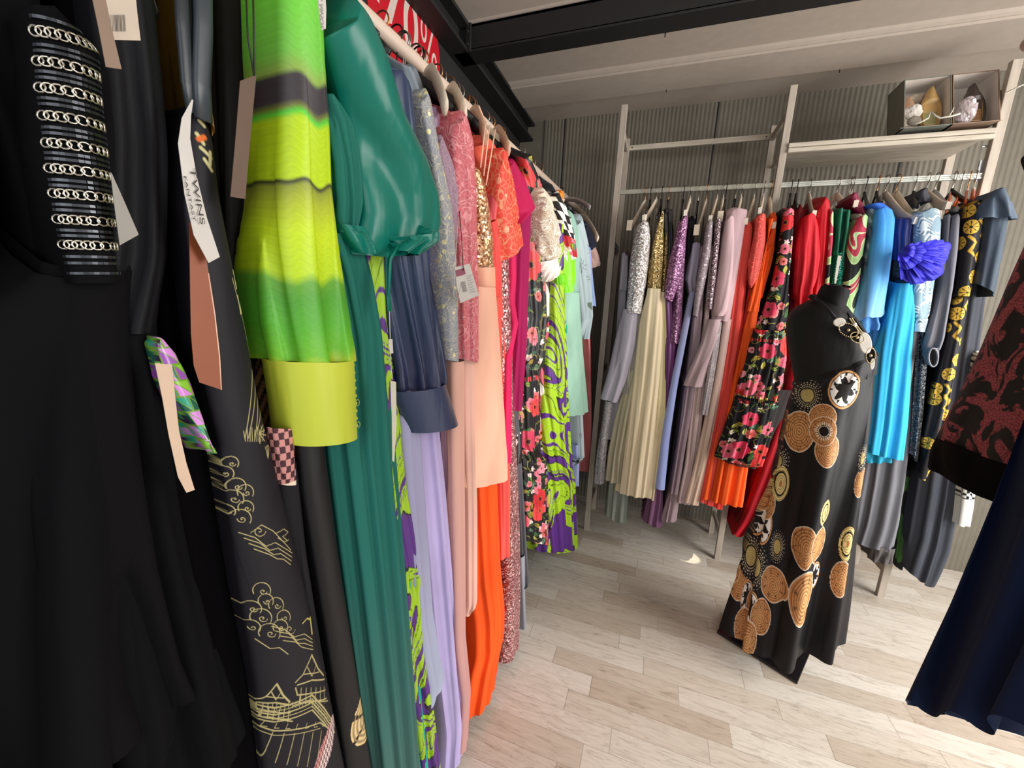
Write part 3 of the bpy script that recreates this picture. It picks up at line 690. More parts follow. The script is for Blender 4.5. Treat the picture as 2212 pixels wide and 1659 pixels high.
def p_brush(X, Z, V, pl):                    # pale blue with white brush strokes
    C = blank(X, '8fa9b8'); f = np.sin(Z * 420 + 2.5 * np.sin(X * 110) + 4 * np.sin(Z * 57 + X * 130)) * (.6 + .4 * np.sin(X * 45 + Z * 21)); g = np.sin(X * 75 + Z * 36) + .8 * np.sin(Z * 83 - X * 90)
    m = (f > .1) & (g > -.3); C[m] = L3('e6eceb'); m = (f < -.62) & (g > .2); C[m] = L3('5f7886'); m = (g > 1.05); C[m] = L3('d9e6e8'); return C
def p_smoke(X, Z, V, pl):
    C = blank(X, '5b6b78'); f = np.sin(Z * 140 + 4 * np.sin(X * 50)) + np.sin(X * 120 - Z * 50); C[f > .9] = L3('8fa3b0'); C[f < -1.1] = L3('3f4a5c'); return C
def medallion(C, X, Z, x, z, rx, rz, kind, rot=0.):
    i = near(X, Z, x, z, max(rx, rz) * 1.05); dx, dz = (X[i] - x) / rx, (Z[i] - z) / rz; d = np.hypot(dx, dz); a = np.arctan2(dz, dx) + rot
    m = d < 1; j, d, a = i[m], d[m], a[m]; px = (X[j] - x); pz = (Z[j] - z)
    tan, dk, cr, og = L3('d9a066'), L3('17120f'), L3('efe4cf'), L3('b8683a')
    if kind == 'star':
        c = np.tile(dk, (len(j), 1)); st = .38 + .34 * np.abs(((a * 6 / (2 * PI)) % 1) - .5) * 2
        step = np.floor(d * 7) / 7; zig = ((a * 6 / (2 * PI)) + .25 * step) % 1
        m2 = (d > st) & (((np.floor(px / .0075) + np.floor(pz / .011)) % 3 != 0) | (zig > .55)) & (d < .86); c[m2] = L3('f2ede6'); c[d > .9] = tan
    elif kind == 'sun':
        c = np.tile(dk, (len(j), 1)); c[d < .42] = L3('c9b778') ; c[(d < .42) & (np.sin(d * 90) > .6)] = L3('8c7a44')
        ring = (d > .46) & (d < .97); dots = (np.sin(a * 34) > .2) & (np.sin(d * (50)) > 0); c[ring & dots & (d < .72)] = L3('e6d9b8'); dots2 = (np.sin(a * 24) > .35) & (np.sin(d * 34) > .3); c[ring & dots2 & (d >= .72)] = L3('b9aea4')
    elif kind == 'cream':
        c = np.tile(L3('e3cf8c'), (len(j), 1)); c[np.sin(d * 42) > .55] = L3('8a7238'); c[(d > .62) & (d < .74)] = dk; c[d < .15] = og
    else:
        c = tan * (1 - .35 * d[:, None]) + og * (.35 * d[:, None]); c[np.sin(d * 46) > .3] *= .42
        if kind == 'core': c[d < .42] = dk; q = (d > .42) & (d < .62) & (np.sin(a * 22) > 0) ; c[q] = cr; c[(d > .34) & (d < .38)] = cr
        if kind == 'spot': q = (np.sin(a * 8) > .72) & (d > .55) & (d < .8) & ((np.floor(px / .003) + np.floor(pz / .003)) % 2 == 0); c[q] = dk
        else:
            zz = ((a * 9 / (2 * PI)) % 1); q = (np.abs(np.abs(zz - .5) * 2 * .5 + .45 - d) < .035) & (np.sin(d * 120 + a * 40) > -.5); c[q] = dk * .9
        c[d > .96] = cr * .9
    C[j] = c
def p_gown(X, Z, V, pl):                     # the dress form's gown: basket medallions scattered over black
    C = blank(V[:, 0], '121013'); W, ZZ = V[:, 0], V[:, 2]; front = V[:, 1] < 1.64
    for (u, v, ru, rv, k) in MED:
        vv = [790, 850, 930, 1000, 1080, 1160, 1240, 1310, 1380]; uL = np.interp(v, vv, [1720, 1706, 1692, 1672, 1645, 1618, 1597, 1578, 1562]); uR = np.interp(v, vv, [1883, 1880, 1873, 1865, 1852, 1838, 1826, 1816, 1805])
        fr_ = min(.97, max(.03, (u - uL) / (uR - uL))); Yc = 1.62 - np.interp(v, (800, 1380), (.12, .165)) * 2 * math.sqrt(fr_ * (1 - fr_))
        pc, px_, pz_ = ony(u, v, Yc), ony(u + ru, v, Yc), ony(u, v + rv, Yc)
        medallion(C, np.where(front, W, 9), ZZ, pc[0], pc[2], abs(px_[0] - pc[0]), abs(pz_[2] - pc[2]), k, u * .1)
    return C
MED = [(1603, 1284, 22, 38, 'spot'), (1590, 1250, 14, 30, 'ring'), (1626, 1330, 14, 38, 'star'), (1648, 1351, 22, 40, 'ring'), (1617, 1395, 21, 42, 'ring'),
       (1635, 1235, 26, 50, 'sun'), (1688, 1200, 15, 36, 'sun'), (1678, 1281, 27, 38, 'spot'), (1648, 1142, 23, 42, 'star'), (1662, 1040, 22, 34, 'ring'), (1653, 1090, 22, 36, 'ring'), (1673, 930, 18, 34, 'star'),
       (1680, 998, 25, 36, 'sun'), (1697, 1060, 17, 38, 'cream'), (1755, 860, 24, 36, 'sun'), (1738, 942, 26, 46, 'ring'), (1790, 975, 26, 36, 'ring'), (1783, 905, 26, 30, 'ring'), (1783, 934, 26, 32, 'core'), (1825, 842, 35, 42, 'star'),
       (1783, 1108, 15, 28, 'cream'), (1738, 1180, 22, 44, 'ring'), (1768, 1178, 22, 40, 'ring'), (1764, 1250, 14, 30, 'star'), (1732, 1284, 30, 58, 'spot'), (1808, 1238, 21, 38, 'ring'), (1822, 1164, 17, 36, 'cream'),
       (1850, 1035, 14, 32, 'ring'), (1856, 985, 10, 30, 'sun')]
def p_gold(X, Z, V, pl):
    C = blank(X, '1b1a1e'); rg = random.Random(4)
    for k in range(16):
        z = Z.max() - .03 - k * .058; x = rg.uniform(-.05, .045); z += rg.uniform(-.01, .01)
        i = near(X, Z, x, z, .03); d = np.hypot(X[i] - x, Z[i] - z) / .024; a = np.arctan2(Z[i] - z, X[i] - x); m = d < 1; c = np.tile(L3('d6ab3e'), (m.sum(), 1)); c[(np.abs(np.sin(a[m] * 4)) < .35) & (d[m] > .2) & (d[m] < .85)] = L3('1b1a1e'); c[d[m] < .18] = L3('1b1a1e'); C[i[m]] = c
        curve(C, X, Z, [(x + .03, z + .02), (x + .05, z), (x + .035, z - .03), (x + .05, z - .045)], .006, L3('cfa23a'))
    return C
def p_bamboo(X, Z, V, pl): return ink(X, Z, V, pl)
def ink(X, Z, V, pl):                        # fine gold line drawing: bamboo, clouds, pavilion roofs, a koi
    S_ = (V - pl.o) @ pl.s; Zz = V[:, 2]; C = blank(X, '16131a'); g = L3('b3a672')
    def P(pts): return [pl.un(u, v) for u, v in pts]
    def ln(pts, w_=.0011, c=g): curve(C, S_, Zz, P(pts), w_ * .6, c)
    def spiral(u, v, r, n=1.4, s=1): ln([(u + s * r * (1 - k / 22) * math.cos(k / 22 * n * 2 * PI), v + r * (1 - k / 22) * math.sin(k / 22 * n * 2 * PI)) for k in range(22)], .0009)
    def cloud(cx, cy, L_):
        for (dx, dy, r, s) in L_:
            ln([(cx + dx + r * math.cos(a), cy + dy - r * 1.1 * math.sin(a)) for a in np.linspace(-.5, PI + .5, 14)], .0010); spiral(cx + dx + 2, cy + dy + 2, r * .45, 1.3, s)
    # leaves near the neckline
    for (u, v, a, l) in ((420, 290, 1.0, 26), (428, 320, .75, 32), (436, 345, .95, 30), (450, 330, 1.6, 26), (425, 262, .8, 16)):
        c_, w2 = pl.un(u, v), .006; 
        e = pl.un(u + l * math.cos(a), v + l * math.sin(a)); ln([(u, v), (u + l * math.cos(a), v + l * math.sin(a))], .0035, L3('c9c08c'))
    ln([(447, 245), (452, 275), (462, 300), (466, 335), (474, 372)], .0018, L3('c79a86')); ln([(447, 245), (452, 275), (462, 300)], .0012, L3('3b2a28'))
    ln([(436, 298), (424, 302)], .005, L3('d86a24')); ln([(430, 234), (436, 240)], .005, L3('d86a24'))
    # bamboo
    for (u, v) in ((498, 595), (507, 650)):
        for k in range(5): a = -1.9 + k * .45; ln([(u + 14, v + 28), (u + 14 + 26 * math.cos(a) * .8, v + 20 + 34 * math.sin(a))], .0014, L3('c9c08c'))
    for (a_, b_) in (((548, 800), (524, 945)), ((556, 830), (531, 945)), ((563, 845), (545, 950)), ((572, 870), (552, 930))):
        ln([a_, ((a_[0] + b_[0]) / 2 + 1, (a_[1] + b_[1]) / 2), b_], .0011)
    ln([(500, 600), (530, 700), (552, 800), (562, 850)], .0009)
    for k in range(9): ln([(525 + k * 5, 952), (521 + k * 6 + (k % 3), 930 - (k * 7 % 13))], .0009)
    for k in range(5): ln([(556, 935), (556 + 24 * math.cos(k * .6 - .9), 935 + 22 * math.sin(k * .6 - .9))], .0012)
    for k in range(4): ln([(578, 990), (572 + k * 5, 966 - k * 2), (585, 962)], .0009)
    # clouds
    cloud(500, 1000, [(0, 0, 13, 1), (-8, 24, 14, -1), (12, 50, 16, 1), (28, 62, 15, -1), (8, 78, 17, 1), (30, 96, 14, 1), (22, 120, 18, -1), (0, 108, 13, 1)])
    for k in range(4): ln([(520 + k * 9, 1152 + k * 11), (548 + k * 10, 1160 + k * 12), (570 + k * 8, 1178 + k * 9), (590 + k * 6, 1170 + k * 12), (632 - k * 2, 1195 + k * 8)], .0010)
    spiral(556, 1146, 13); ln([(540, 1150), (560, 1132), (585, 1145), (600, 1160), (628, 1188)], .0010)
    ln([(592, 1150), (612, 1142), (624, 1150), (608, 1158), (620, 1168)], .0010); ln([(596, 1160), (612, 1170), (624, 1166)], .0010)
    cloud(565, 1275, [(0, 0, 16, 1), (8, 22, 14, -1), (28, 30, 15, 1), (-14, 42, 15, 1), (44, 56, 14, -1), (2, 60, 18, 1), (38, 78, 15, 1), (-12, 84, 14, -1), (18, 92, 19, 1)])
    for k in range(4): ln([(585 + k * 8, 1352 + k * 10), (612 + k * 8, 1358 + k * 9), (632 + k * 5, 1374 + k * 7), (655, 1368 + k * 10), (676, 1382 + k * 7)], .0010)
    spiral(622, 1358, 12); ln([(560, 1385), (585, 1402), (602, 1398), (620, 1412)], .0010)
    ln([(652, 1345), (664, 1336), (674, 1340)], .002, L3('c9b860')); ln([(674, 1336), (676, 1370)], .003, L3('c9b860'))
    # pavilions
    for (ox, oy, s) in ((0, 0, 1.), (-72, 50, .78)):
        f = lambda u, v: (672 + ox + (u - 672) * s, 1480 + oy + (v - 1480) * s)
        ln([f(636, 1472), f(652, 1455), f(672, 1414), f(688, 1445), f(704, 1462)], .0022); ln([f(640, 1478), f(672, 1468), f(706, 1470)], .0020)
        ln([f(652, 1455), f(690, 1452)], .0014); ln([f(662, 1440), f(672, 1460), f(682, 1438)], .0012)
        ln([f(636, 1484), f(640, 1500), f(706, 1492)], .0018); ln([f(646, 1500), f(644, 1518), f(708, 1510)], .0018)
        for k in range(6): ln([f(648 + k * 11, 1484), f(646 + k * 11, 1518)], .0011)
        ln([f(630, 1524), f(660, 1512), f(712, 1516)], .0016)
    for k, (w2, dy) in enumerate(((.0022, 0), (.0012, 8), (.0020, 16), (.0012, 24), (.0018, 32))):
        ln([(536 + k, 1508 + dy), (560, 1536 + dy), (600, 1532 + dy), (640, 1515 + dy), (672, 1500 + dy), (700, 1530 + dy), (722, 1560 + dy)], w2)
    for k in range(22): ln([(560 + k * 7, 1532 - (k * 1.6 if k < 15 else 24 - (k - 15) * 6)), (560 + k * 7, 1545 - (k * 1.6 if k < 15 else 24 - (k - 15) * 6))], .0007)
    ln([(545, 1578), (600, 1584), (650, 1572), (690, 1560), (728, 1585)], .0018); ln([(545, 1588), (600, 1594), (650, 1582), (690, 1572)], .0010)
    for k in range(8): ln([(560 + k * 19, 1592 - k * 2), (548 + k * 19, 1655)], .0011); ln([(566 + k * 19, 1570 - k * 2), (562 + k * 19, 1582 - k * 2), (570 + k * 19, 1580 - k * 2)], .0009)
    # koi
    kx, kz = pl.un(700, 1628); i = near(S_, Zz, kx, kz, .06); dx, dz = S_[i] - kx, Zz[i] - kz; u = dx * .5 + dz * .86; v = -dx * .86 + dz * .5
    m = (u / .05) ** 2 + (v / .017) ** 2 < 1; sc = (np.sin(u[m] * 900) * np.sin(v[m] * 900 + (np.floor(u[m] / .0035) % 2) * 1.6)); C[i[m]] = np.where((sc > -.15)[:, None], L3('d9c0bc'), L3('4a2222')); q = i[m][(v[m] > .006)]; C[q] = C[q] * .5 + L3('a02c22') * .5
    return C
def p_mosaic(X, Z, V, pl):                   # mirror shards, purple and green
    C = blank(X, '2a1030'); rg = random.Random(6); s = .016; ax = X / s + .5 * np.floor(Z / s); az = Z / s; fx, fz = ax % 1, az % 1; tri = (fx + fz > 1).astype(int)
    h = (np.floor(ax) * 7.13 + np.floor(az) * 3.77 + tri * 1.91); r = (np.sin(h * 12.9898) * 43758.5453) % 1
    pal = np.array([L3('b85fc0'), L3('7c3f94'), L3('2f9c7c'), L3('8ac63a'), L3('d48ad8'), L3('1e5a4c'), L3('3a1a44'), L3('9a58b0')]); C = pal[(r * 8).astype(int)]
    e = np.minimum.reduce([fx, fz, 1 - fx, 1 - fz, np.abs(fx + fz - 1)]); C[e < .05] = L3('86b83a') * .7; return C
def p_rope(X, Z, V, pl):
    C = blank(X, '0e0b0a'); f = np.sin(Z * 330 + np.abs(np.sin(X * 60)) * 9); b_ = np.sin(X * 60 + np.sin(Z * 18) * 1.4) > -.1; m = b_ & (f > -.4) & (Z < 1.43); C[m] = L3('8a6844') * (.6 + .4 * f[m][:, None]); return C
def p_pink(X, Z, V, pl):
    C = blank(X, '1a1216'); q = (np.floor(X / .006) + np.floor(Z / .009)) % 2 == 0; m = (Z < Z.min() + .12); C[m & q] = L3('c98a84'); C[m & ~q] = L3('4a2c30'); C[Z < Z.min() + .008] = L3('e6d0b8'); return C
def p_shell(X, Z, V, pl):
    C = blank(X, '0d0b0e'); S_ = (V - pl.o) @ pl.s; cx, cz = pl.un(800, 1540); dx, dz = (S_ - cx) / .043, (V[:, 2] - cz) / .055; d = np.hypot(dx, dz); a = np.arctan2(dz, dx); m = d < 1
    k = .5 + .5 * np.sin(d * 34); C[m] = L3('e4c58c') * (.35 + .65 * k[m][:, None]); q = m & (np.abs(((a + 3.14) * 3 / PI) % 1 - .5) < .09) & (np.sin(d * 34) > -.6); C[q] = L3('1d120a'); return C
def p_green(X, Z, V, pl):                    # lime landscape print, bands follow the cloth
    S_ = (V - pl.o) @ pl.s; Zz = V[:, 2] + .004 * np.sin(S_ * 40) + .004 * np.sin(S_ * 170); C = blank(X, 'b0cf1e')
    zs = lambda v, u=660: pl.un(u, v)[1]
    st = [(-400, '79c82c'), (60, '6cc43c'), (150, '74bf46'), (185, '8aa84a'), (197, '3a3538'), (245, '3a3538'), (256, '6e7436'), (268, '54c636'), (280, 'b2d21c'), (395, 'b8d61c'), (402, '2c2a26'), (412, '8f9a34'), (440, 'aab82e'), (500, 'c0da20'), (590, 'b4d41e'), (610, '5f9e2e'), (640, '4f9a2c'), (700, '55a82c'), (760, '6bb52a'), (800, 'c2cc2c')]
    z = np.array([zs(v) for v, _ in st])[::-1]; cc = np.array([L3(c) for _, c in st])[::-1]
    for k in range(3): C[:, k] = np.interp(Zz, z, cc[:, k])
    t = 1 + .06 * np.sin(V[:, 2] * 900 + 3 * np.sin(S_ * 300)) * np.sin(V[:, 2] * 310 + S_ * 90); return np.clip(C * t[:, None], 0, 1)
def p_leafgreen(X, Z, V, pl):
    C = p_patch(11, ['a9cf8a', '181a1a', 'a9cf8a', 'b53a50', 'b53a50', 'a9cf8a', '2f3a2c'], .09, 1.7, 'c9e6b0')(X, Z, V, pl); return C

# ================================================================ clothes and hangers
RAIL_D = {id(PL): .23, id(PR): .21, id(PF): .22}; RAIL_Z = {id(PL): 1.88, id(PR): 1.89, id(PF): 1.95}
wire = plain('9c938c', .3, .9, key='hook_wire', noise=.02); wireb = plain('2c2624', .35, .6, key='black_hook_wire', noise=.02); wirec = plain('b07a4a', .3, .85, key='brass_hook_wire')
HM = {'tip': plain('e8dccb', .45, key='arm_tip_wood'), 'wood': plain('dccbb5', .5, key='pale_hanger_wood', noise=.06), 'black': plain('1a1819', .45, key='black_plastic'), 'clear': pl_m, 'peach': plain('cfa98c', .5, key='peach_hanger'), 'grey': plain('8f8d8c', .5, key='grey_hanger'), 'orange': satin('c8571c')}
WORDS = {'wood': 'pale wooden', 'black': 'black', 'clear': 'clear plastic', 'peach': 'peach coloured', 'grey': 'grey', 'orange': 'orange satin padded'}
def hanger(pl, kind, what, s=None, neck=None, end=None, zn=1.815, zend=None, group=None, clip=False, sn=None, hook=None):
    """hook over the rail, neck at rail depth, arms across the rail to the front end (pixel end) and its mirror image"""
    dr, rz = RAIL_D[id(pl)], RAIL_Z[id(pl)]
    if neck is not None: s, zn = pl.un(*neck, -dr)
    if end is not None: se, ze = pl.un(*end, .0); de = 0.
    else: se, ze, de = s, (zend if zend else zn - .105), .05
    zn = min(zn, rz - .045)
    lab = f'{WORDS[kind]} hanger {what}'
    t = thing('clothes_hanger', lab, 'hanger', pl.P(s, dr, zn), group or ('hangers on the left rail' if pl is PL else 'hangers on the shelving rail' if pl is PR else 'hangers on the right rail'))
    C0 = pl.P(s, dr, zn); E0 = pl.P(se, de, ze); v = E0 - C0; hv = v.copy(); hv[2] = 0; drop = -v[2]
    side = np.cross(hv / np.linalg.norm(hv), [0, 0, 1.]); th_ = .006 if kind in ('wood', 'peach', 'grey') else .004; wd = .019 if kind in ('wood', 'peach') else .012
    for sg_ in (1, -1):
        pts = []; rr = []
        for k in np.linspace(0, 1, 13):
            zz = -drop * ((.35 * k + .65 * math.sin(k * PI / 2) ** 1.2) if pl is PR else (.15 * k + .85 * k ** 1.8))
            pts.append(C0 + sg_ * hv * k + np.array([0, 0, zz])); rr.append((th_, wd * (1 - .35 * abs(k - .5))))
        MB().tube(pts, rr, 8, flat=side).build('shoulder_arm', HM[kind], t, True)
        if kind == 'wood' and not clip and pl is PR and end is not None: MB().obox(pts[-1], side * (th_ + .0012), (pts[-1] - pts[-2]) / np.linalg.norm(pts[-1] - pts[-2]) * .012, np.cross(side, pts[-1] - pts[-2]) / np.linalg.norm(pts[-1] - pts[-2]) * .0125).build('arm_tip', HM['tip'], t)
        if clip or kind == 'clear':
            e = pts[-1]; u_ = hv / np.linalg.norm(hv)
            if clip and sg_ > 0: MB().obox(e, side * .011, u_ * .007, np.array([0, 0, .022])).build('clip', HM[kind], t)
    hk = [C0 + np.array([0, 0, -.004]), C0 + np.array([0, 0, .012])]
    hs = hv / np.linalg.norm(hv); top = pl.P(s if hook is None else hook, dr, rz)
    R_ = .019
    for k in range(13):
        g = -PI * .42 + (PI * 1.32) * k / 12
        hk.append(top + hs * R_ * math.cos(g) + np.array([0, 0, R_ * math.sin(g) + .002]))
    MB().tube(hk, .0019, 6).build('hook', wireb if kind == 'black' and (int(s * 1000) % 2) else (wirec if int(s * 1000) % 5 == 0 else wire), t, True)
    MB().tube([C0 + np.array([0, 0, -.003]), C0 + np.array([0, 0, .012])], .0055, 8).build('collar', plain('dcd8d0', .4, key='white_collar') if kind != 'black' else HM['black'], t, True)
    return t
def garment(name, label, cat, pl, parts, group=None, hang=None):
    R0 = parts[0][3]; D0 = parts[0][4].get('D', .4); D0 = D0 if not hasattr(D0, '__len__') else D0[0]
    s_, z_ = pl.un(*R0[-1], 0)
    zb = min(min(pl.un(*p, 0)[1] for p in pt[3]) for pt in parts); zb = min([zb] + [pt[4]['zb'] for pt in parts if pt[4].get('zb') is not None])
    s0 = pl.un(*R0[0], 0)[0]
    t = thing(name, label, cat, pl.P(s0, RAIL_D.get(id(pl), .15), max(.01, zb)), group)
    objs = []
    for i, (pn, mt, L, R, op) in enumerate(parts):
        op = dict(op); op.setdefault('seed', len(label) + i * 5)
        objs.append(drape(pn, mt, t, L, R, pl, **op))
    if hang:
        k = dict(hang); kind = k.pop('kind')
        if 's' not in k and 'neck' not in k: k['s'] = o_top[objs[0].name][0]
        hanger(pl, kind, k.pop('what'), **k)
    return t, objs
GL, GR, GF = 'clothes on the left rail', 'clothes on the shelving rail', 'clothes on the right rail'
body = dict(D=.42, sh=.07, fold=(.001, .007), fw=.045, rows=70, cols=36)
def bd(**k): d = dict(body); d.update(k); return d
def sl(**k): d = dict(D=.11, off=.02, fold=(.001, .004), fw=.04, rows=50, cols=32, nose=.8, back=6); d.update(k); return d

# the left rail itself, carried by brackets on the eaves beam
rl = thing('hanging_rail', 'thick cream rail carrying the long left row of gowns', 'clothes rail', PL.P(.6, .23, 1.88))
rp = [PL.P(a_, .23, 1.86) for a_ in (-1.0, 2.155)]
MB().tube(rp, .0175, 20).build('tube', plain('d9c3b0', .45, key='cream_rail', noise=.03), rl, True)
for a_ in (-.8,):
    p = PL.P(a_, .23, 1.86); MB().tube([p + [0, 0, .016], [p[0], p[1], 2.20], [p[0] - .05, p[1], 2.26], [-.93, p[1], 2.31]], .005, 8).build('support_arm', blk, rl, True)
RAIL_Z[id(PL)] = 1.877

# ---------------------------------------------------------------- LEFT RAIL, from the camera inwards
black1 = cloth('0b0b0d', .9, .1, wr=.2); black2 = cloth('0a090b', .85, .1, wr=.2); blksat = cloth('0e0e12', .65, .2, wr=.3, key='black_crepe_sheen'); prt = printed(.75); prs = printed(.45, .4, 'print_satin')
seqb = sequin('5a5a66', 'ffffff', 190, .85, lo=.12)
garment('evening_gown', 'black gown with a black sequin yoke at the left edge of the photo', 'dress', PL, [
    ('skirt', black1, [.3, .36], [(50, 420), (85, 640), (140, 930), (185, 1250), (240, 1700)], bd(fold=(.001, .03), fw=.13, zb=.35, off=.01, rows=60)),
    ('sequin_yoke', seqb, [.26, .26], [(20, -60), (38, 140), (50, 250), (54, 425)], bd(zt=1.72, off=.012, fold=(.001, .003)))], GL,
    dict(kind='black', what='carrying the sequin yoke gown at the left edge'))
cs = garment('cocktail_dress', 'black dress with silver chain banded sleeve beside the sequin yoke gown', 'dress', PL, [
    ('skirt', black1, [.05, .12, .2, .24], [(258, 608), (272, 700), (310, 900), (365, 1200), (420, 1450), (450, 1590)], bd(fold=(.001, .03), fw=.085, rows=90, hem=.3, zb=.80, close=False)),
    ('bodice', black1, [.05, .05], [(100, -40), (120, 140), (200, 300), (245, 500), (256, 615)], bd(zt=1.72, off=-.03, D=.36)),
    ('sleeve', black2, [(70, 60), (78, 170), (95, 330), (118, 480), (150, 612)], [(150, 40), (210, 105), (216, 200), (236, 370), (250, 500), (260, 610)], sl(D=.10, off=.015, fold=(.0005, .001), rows=70, cols=60, close=True, zt=1.49))], GL,
    dict(kind='black', what='carrying the chain sleeve dress'))
at = o_at[cs[1][2].name]; chain = plain('c9c3b4', .25, .95, key='silver_chain', noise=.1); bead = plain('4c4e52', .35, .9, key='gunmetal_bead', noise=.3)
for k, tt in enumerate((.10, .20, .29, .385, .48, .57, .66, .755, .85)):
    mb_ = MB()
    for j in range(9):
        q = .12 + j * .094; p, n_ = at(tt, q); p2, _ = at(tt, min(.97, q + .05)); e = (p2 - p); e /= np.linalg.norm(e); f_ = np.cross(n_, e)
        mb_.tube([p + n_ * .0015 + e * .0038 * math.cos(g) + f_ * .0032 * math.sin(g) for g in np.linspace(0, 2 * PI, 11)[:-1]], .0008, 5, closed=True)
    mb_.build('chain_trim', chain, cs[1][2], True)
for k, tt in enumerate((.055, .145, .165, .235, .255, .325, .345, .425, .445, .515, .535, .61, .63, .70, .72, .795, .815, .895, .92, .96)):
    mb_ = MB()
    for j in range(15):
        q = .10 + j * .058; p, n_ = at(tt, q); p2, _ = at(tt, min(.98, q + .03)); e = (p2 - p); e /= np.linalg.norm(e); f_ = np.cross(n_, e)
        mb_.obox(p + n_ * .0008, e * .0016, f_ * .0010, n_ * .0010)
    mb_.build('bead_trim', bead, cs[1][2])
garment('sheath_dress', 'sleeveless black dress with straight neckline, behind the chain sleeve', 'dress', PL, [
    ('bodice', black2, [.06, .06], [(303, 178), (302, 300), (297, 500), (300, 600)], bd(off=-.005, rows=40, D=.36, close=True)),
    ('skirt', black2, [.06, .12], [(300, 590), (318, 740), (345, 950), (385, 1200), (430, 1400), (465, 1475)], bd(off=0, fold=(.001, .02), fw=.06, hem=.2, close=False, rows=80))], GL,
    dict(kind='black', what='carrying the straight neck black dress', zend=1.5, zn=1.79))
garment('evening_gown', 'black crepe gown with long lapels, next to the white care label', 'dress', PL, [
    ('bodice', blksat, [.045, .05], [(345, 0), (362, 150), (375, 330), (372, 560), (340, 720)], bd(zt=1.70, off=.0, fold=(.003, .006), fw=.035)),
    ('skirt', black1, [.06, .12], [(345, 700), (375, 900), (410, 1100), (460, 1350), (500, 1530), (530, 1635)], bd(off=-.006, fold=(.001, .018), fw=.06, hem=.2, rows=80, close=False))], GL,
    dict(kind='black', what='carrying the crepe gown with lapels'))
garment('evening_gown', 'black gown with sleeve of purple and green mirror shards', 'dress', PL, [
    ('skirt', cloth('060507', .95, .05, key='black_velvet'), [.06, .09], [(395, 560), (430, 800), (470, 1000), (520, 1300), (575, 1700)], bd(zt=1.70, zb=.3, off=-.03)),
    ('sleeve', printed(.25, .7, 'print_mirror'), [(336, 738), (350, 820), (400, 900), (440, 950), (462, 985)], [(352, 728), (385, 765), (418, 830), (446, 905), (469, 978)], sl(off=.015, D=.07, paint=p_mosaic, rows=160, cols=90))], GL,
    dict(kind='black', what='carrying the mirror shard gown'))
kg = garment('printed_gown', 'black gown drawn with gold clouds, bamboo and pavilion roofs', 'dress', PL, [
    ('gown', printed(.6, .3, 'print_ink'), [(405, 240), (396, 440), (430, 780), (475, 980), (515, 1300), (548, 1500), (565, 1659)], [(437, 228), (458, 300), (472, 420), (500, 560), (532, 720), (560, 880), (590, 1000), (645, 1210), (700, 1440), (745, 1659)],
     bd(off=.004, zb=.42, fold=(.0005, .002), fw=.12, paint=ink, rows=1050, cols=240, D=.38, sh=0, nose=.5, smooth=12))], GL,
    dict(kind='black', what='carrying the gold line gown', zend=1.55))
gt = kg[0]
strap('strap', satin('2e3338'), gt, PL, [(388, -80), (396, 60), (406, 180), (418, 245)], .01, (.006, .002)); strap('strap', satin('3a4046'), gt, PL, [(438, -80), (440, 60), (436, 180), (440, 260)], .012, (.008, .002)); strap('strap', satin('1c1e22'), gt, PL, [(420, -80), (424, 60), (426, 240)], .006, (.008, .002))
garment('gold_blouse', 'gold satin top glimpsed between the black gowns', 'blouse', PL, [
    ('blouse', satin('a07a2c'), [(425, 0), (432, 100), (440, 200), (452, 260)], [(446, -20), (452, 120), (462, 210), (470, 300)], bd(zt=1.68, off=-.02, D=.3, rows=40))], GL, None)
garment('printed_gown', 'dark gown with twisted rope print behind the brown card tag', 'dress', PL, [
    ('gown', printed(.7, .2, 'print_rope'), [(470, 330), (480, 600), (500, 800), (560, 1100)], [(570, 330), (572, 600), (600, 800), (655, 1200), (700, 1660)], bd(zt=1.70, zb=.3, off=-.05, paint=p_rope, rows=320, cols=90, back=150, D=.34))], GL,  # plain black upper part added to stand for deep shade beside the lime bodice
    None)
garment('printed_gown', 'black gown with pink mosaic panel peeking out under the lime sleeve', 'dress', PL, [
    ('panel', printed(.6), [(575, 930), (585, 980), (600, 1055)], [(640, 930), (642, 980), (640, 1052)], sl(off=.004, D=.1, paint=p_pink, rows=120, cols=70, close=False)),
    ('skirt', cloth('17161a', .8, key='c_dk'), [(595, 1030), (640, 1250), (700, 1659)], [(640, 1000), (660, 1200), (690, 1400), (735, 1659)], bd(off=-.01, zb=.3, close=False))], GL, None)
garment('printed_gown', 'black gown with big cream shell medallion near its hem', 'dress', PL, [
    ('gown', printed(.5, .35, 'print_shell'), [(630, 900), (660, 1100), (700, 1350), (745, 1659)], [(695, 800), (703, 985), (730, 1200), (768, 1450), (800, 1659)], bd(off=.0, zb=.3, paint=p_shell, rows=420, cols=90, fold=(.001, .003), fw=.09, close=False, zt=1.15))], GL, None)
gr = garment('printed_gown', 'lime green printed gown with long sleeve and wide yellow cuff', 'dress', PL, [
    ('bodice', printed(.6), [(588, 150), (580, 400), (564, 640), (590, 800)], [(610, 100), (610, 400), (600, 640), (640, 800)], bd(zt=1.68, off=-.08, paint=p_green, rows=200, cols=60, D=.3)),
    ('sleeve', prs, [(604, -60), (606, 120), (606, 250), (596, 400), (577, 500), (567, 600), (572, 700), (596, 792)], [(695, -60), (702, 120), (712, 250), (718, 400), (736, 560), (756, 700), (766, 786)],
     sl(off=.03, D=.13, zt=1.72, paint=p_green, rows=420, cols=110, fold=(.0008, .001, .003, .008), fw=.06, pinch=[(.97, .03, .002)])),
    ('cuff', satin('bcc63a', .5), [(596, 792), (612, 885), (628, 987)], [(768, 785), (773, 870), (777, 958)], sl(off=.034, D=.10, fold=(.0005, .001), fw=.12, rows=40, close=False))], GL,
    dict(kind='black', what='carrying the lime printed gown', zn=1.80))
